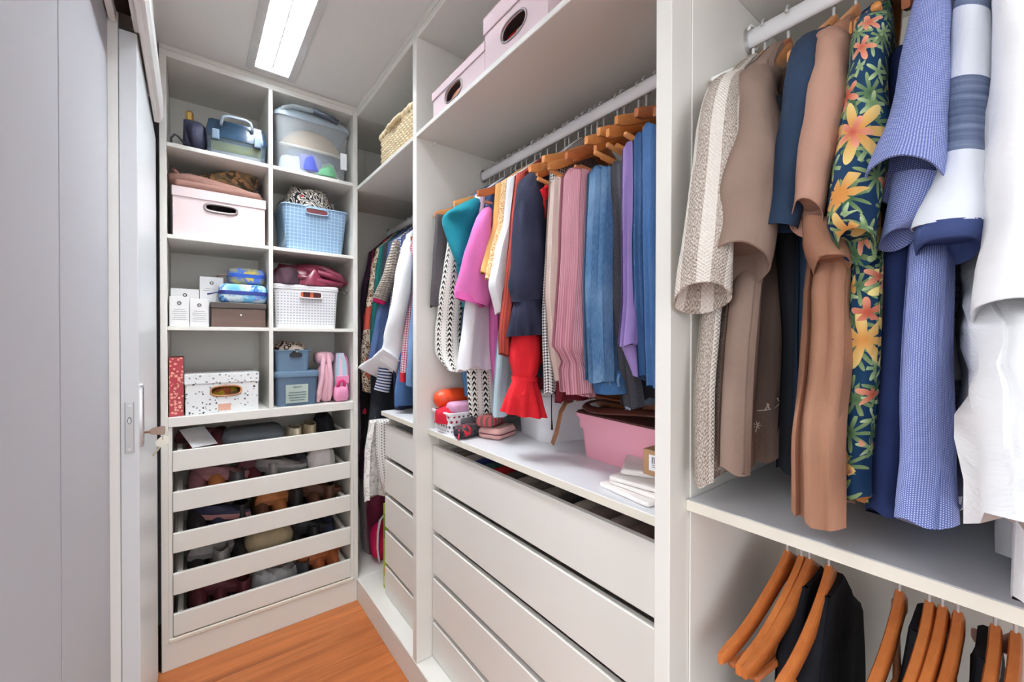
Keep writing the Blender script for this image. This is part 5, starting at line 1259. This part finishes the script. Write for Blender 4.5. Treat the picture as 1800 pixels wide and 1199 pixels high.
o = soft_box(.24, .12, .05, .02, 58, .003, .1).build('leather_bag', LEA, None, True); put(tag(o, 'tan leather bag resting at the back of the pink box', 'bag'), 1.03, .74, WZ + .130, -PI / 2 - .08)
belt = lambda pts, w, m: MB().tube(pts, w, 8, flat=.18)
o = MB().tube([(.905, .88, WZ + .150), (.885, .885, WZ + .146), (.872, .892, WZ + .120), (.868, .905, WZ + .06), (.862, .918, WZ + .020)], [.012, .013, .013, .013, .012], 8, flat=.22).build('belt', LEA, None, True); tag(o, 'tan leather belt drooping over the end of the pink box', 'belt')
o = MB().tube([(.93 + .05 * math.cos(a) , .70 + .14 * math.sin(a), WZ + .146 + .008 * math.sin(2 * a)) for a in [2 * PI * k / 24 for k in range(21)]], .013, 8, flat=.3).build('belt', LED, None, True); tag(o, 'coiled dark brown belt on the lid of the pink box', 'belt')
o = MB().tube([(.91, .86, WZ + .155), (.93, .80, WZ + .172), (.94, .74, WZ + .166), (.92, .70, WZ + .172), (.90, .62, WZ + .150)], .012, 8, flat=.4).build('belt', plain('chestnut_leather', S(122, 72, 46), .4, .45), None, True); tag(o, 'twisted chestnut belt crossing the coiled belt on the pink box', 'belt')
# folded white shirts and the parcel
WTS = cloth('white_tee', S(236, 230, 226), .03)
for k in range(4):
    folded('white_tshirt', ['folded white t-shirt at the bottom of the pile by the upright panel', 'second folded white t-shirt of the pile by the upright panel', 'third folded white t-shirt of the pile', 'crumpled white t-shirt topping the pile beside the parcel'][k], 't-shirt', WTS, (.17, .15, .15, .13)[k], (.150, .135, .14, .10)[k], (.010, .009, .009, .014)[k], ((.812, .548), (.818, .542), (.824, .548), (.850, .585))[k] + (WZ + .0098 * k,), (-.15, -.02, .10, .5)[k], 60 + k, 'folded white t-shirts', (.003, .004, .004, .010)[k])
pc = new('parcel', 'brown cardboard parcel with white barcode label on the folded t-shirts', 'parcel')
MB().box((0, 0, 0), (.10, .108, .056), .0015).build('carton', plain('kraft_card', S(186, 146, 110), .8, .2), pc)
box('label', (-.0008, .026, .012), (.0002, .092, .046), plain('label_white', S(244, 244, 246), .6), pc, .0002)
rr_ = random.Random(8); yy_ = .040
while yy_ < .086:
    w_ = rr_.choice((.0008, .0014, .002)); box('barcode_bar', (-.0012, yy_, .028), (-.0008, yy_ + w_, .042), plain('bar_ink', S(40, 40, 44), .7), pc, .0001); yy_ += w_ + rr_.choice((.001, .0016))
for z_ in (.020, .024): box('print_line', (-.0012, .040, z_), (-.0008, .084, z_ + .0012), plain('bar_ink2', S(110, 110, 114), .7), pc, .0001)
put(pc, .790, .4425, WZ + .040, 0)
# contents of the open top drawer
fc = [S(150, 142, 138), S(120, 112, 106), S(176, 168, 160), S(48, 60, 110), S(60, 86, 84), S(176, 36, 44), S(84, 76, 74), S(160, 150, 142), S(110, 102, 96), S(140, 132, 122), S(70, 66, 62), S(168, 158, 146), S(128, 112, 106), S(150, 134, 126), S(116, 96, 90), S(124, 70, 56)]
fn = ['pale grey', 'taupe', 'light stone', 'cobalt blue', 'bottle green', 'cherry red', 'dark umber', 'warm grey', 'mushroom', 'sand grey', 'espresso', 'oatmeal', 'mauve taupe', 'rosy beige', 'cocoa', 'rust brown']
for k in range(16):
    y_ = 1.352 - k * .0575
    folded('folded_shirt', fn[k] + ' rolled garment in the open top drawer', 'clothing', cloth('drawer_cloth%d' % k, fc[k], .15), .20, .054, .118, (.842, y_, .7795), 0, 70 + k, 'rolled garments in the open top drawer', .008, 0, .02)

# ------------------------------------------------------------------ foot of the wardrobe corner
gb = new('board_game', 'upright slim bright green box beside the narrow drawer chest', 'box')
MB().box((0, 0, 0), (.26, .040, .405), .0015).build('box', plain('lime_card', S(160, 186, 54), .5, .4), gb)
box('edge_print', (-.0006, .006, .24), (.0002, .034, .36), plain('lime_dark', S(112, 140, 40), .6), gb, .0001)
box('edge_print', (-.0006, .008, .02), (.0002, .032, .06), plain('lime_pale', S(206, 214, 150), .6), gb, .0001)
box('edge_print', (-.0006, .010, .08), (.0002, .030, .10), plain('orange_print', S(214, 140, 60), .6), gb, .0001)
put(gb, .727, 1.912, .1125)
gg = new('garment_bag', 'clear plastic garment bag wrapped round dark clothes in the corner', 'garment bag')
tube_px([(800, 632, 800, 646), (860, 631, 862, 650), (920, 633, 920, 655), (960, 636, 960, 656), (1004, 634, 1002, 660)], .775, .07, 90, .012, inner=False, n=40).build('wrap', clear('crumpled_film', S(170, 166, 168), .25, .10), gg, True, 60)
tube_px([(800, 632.5, 800, 646), (860, 632, 862, 649), (920, 635, 920, 653), (996, 637, 996, 656)], .785, .05, 91, .010, inner=False).build('dark_clothes', cloth('film_dark', S(64, 54, 56), .3), gg, True, 60)
cloth_heap('maroon_blanket', 'folded maroon blanket behind the raspberry bag', 'blanket', cloth('maroon_fleece', S(104, 36, 58)), .16, .16, .40, (.845, 2.335, .1125), 0, 92, None, flat=.2)
rb = new('gift_bag', 'raspberry pink bag with white handles at the foot of the corner', 'bag')
soft_box(.12, .10, .20, .03, 93, .010, .2).build('bag', cloth('raspberry_felt', S(206, 26, 84)), rb, True)
MB().tube([(-.040, -.055, .02), (-.050, -.058, .09), (-.048, -.058, .17), (-.034, -.05, .23), (-.01, -.04, .25), (.004, -.05, .20), (-.004, -.058, .12), (-.006, -.058, .04)], .011, 8, flat=.4).build('white_handle', cloth('white_webbing', S(228, 224, 226), .04), rb, True)
put(rb, .822, 2.215, .1125)
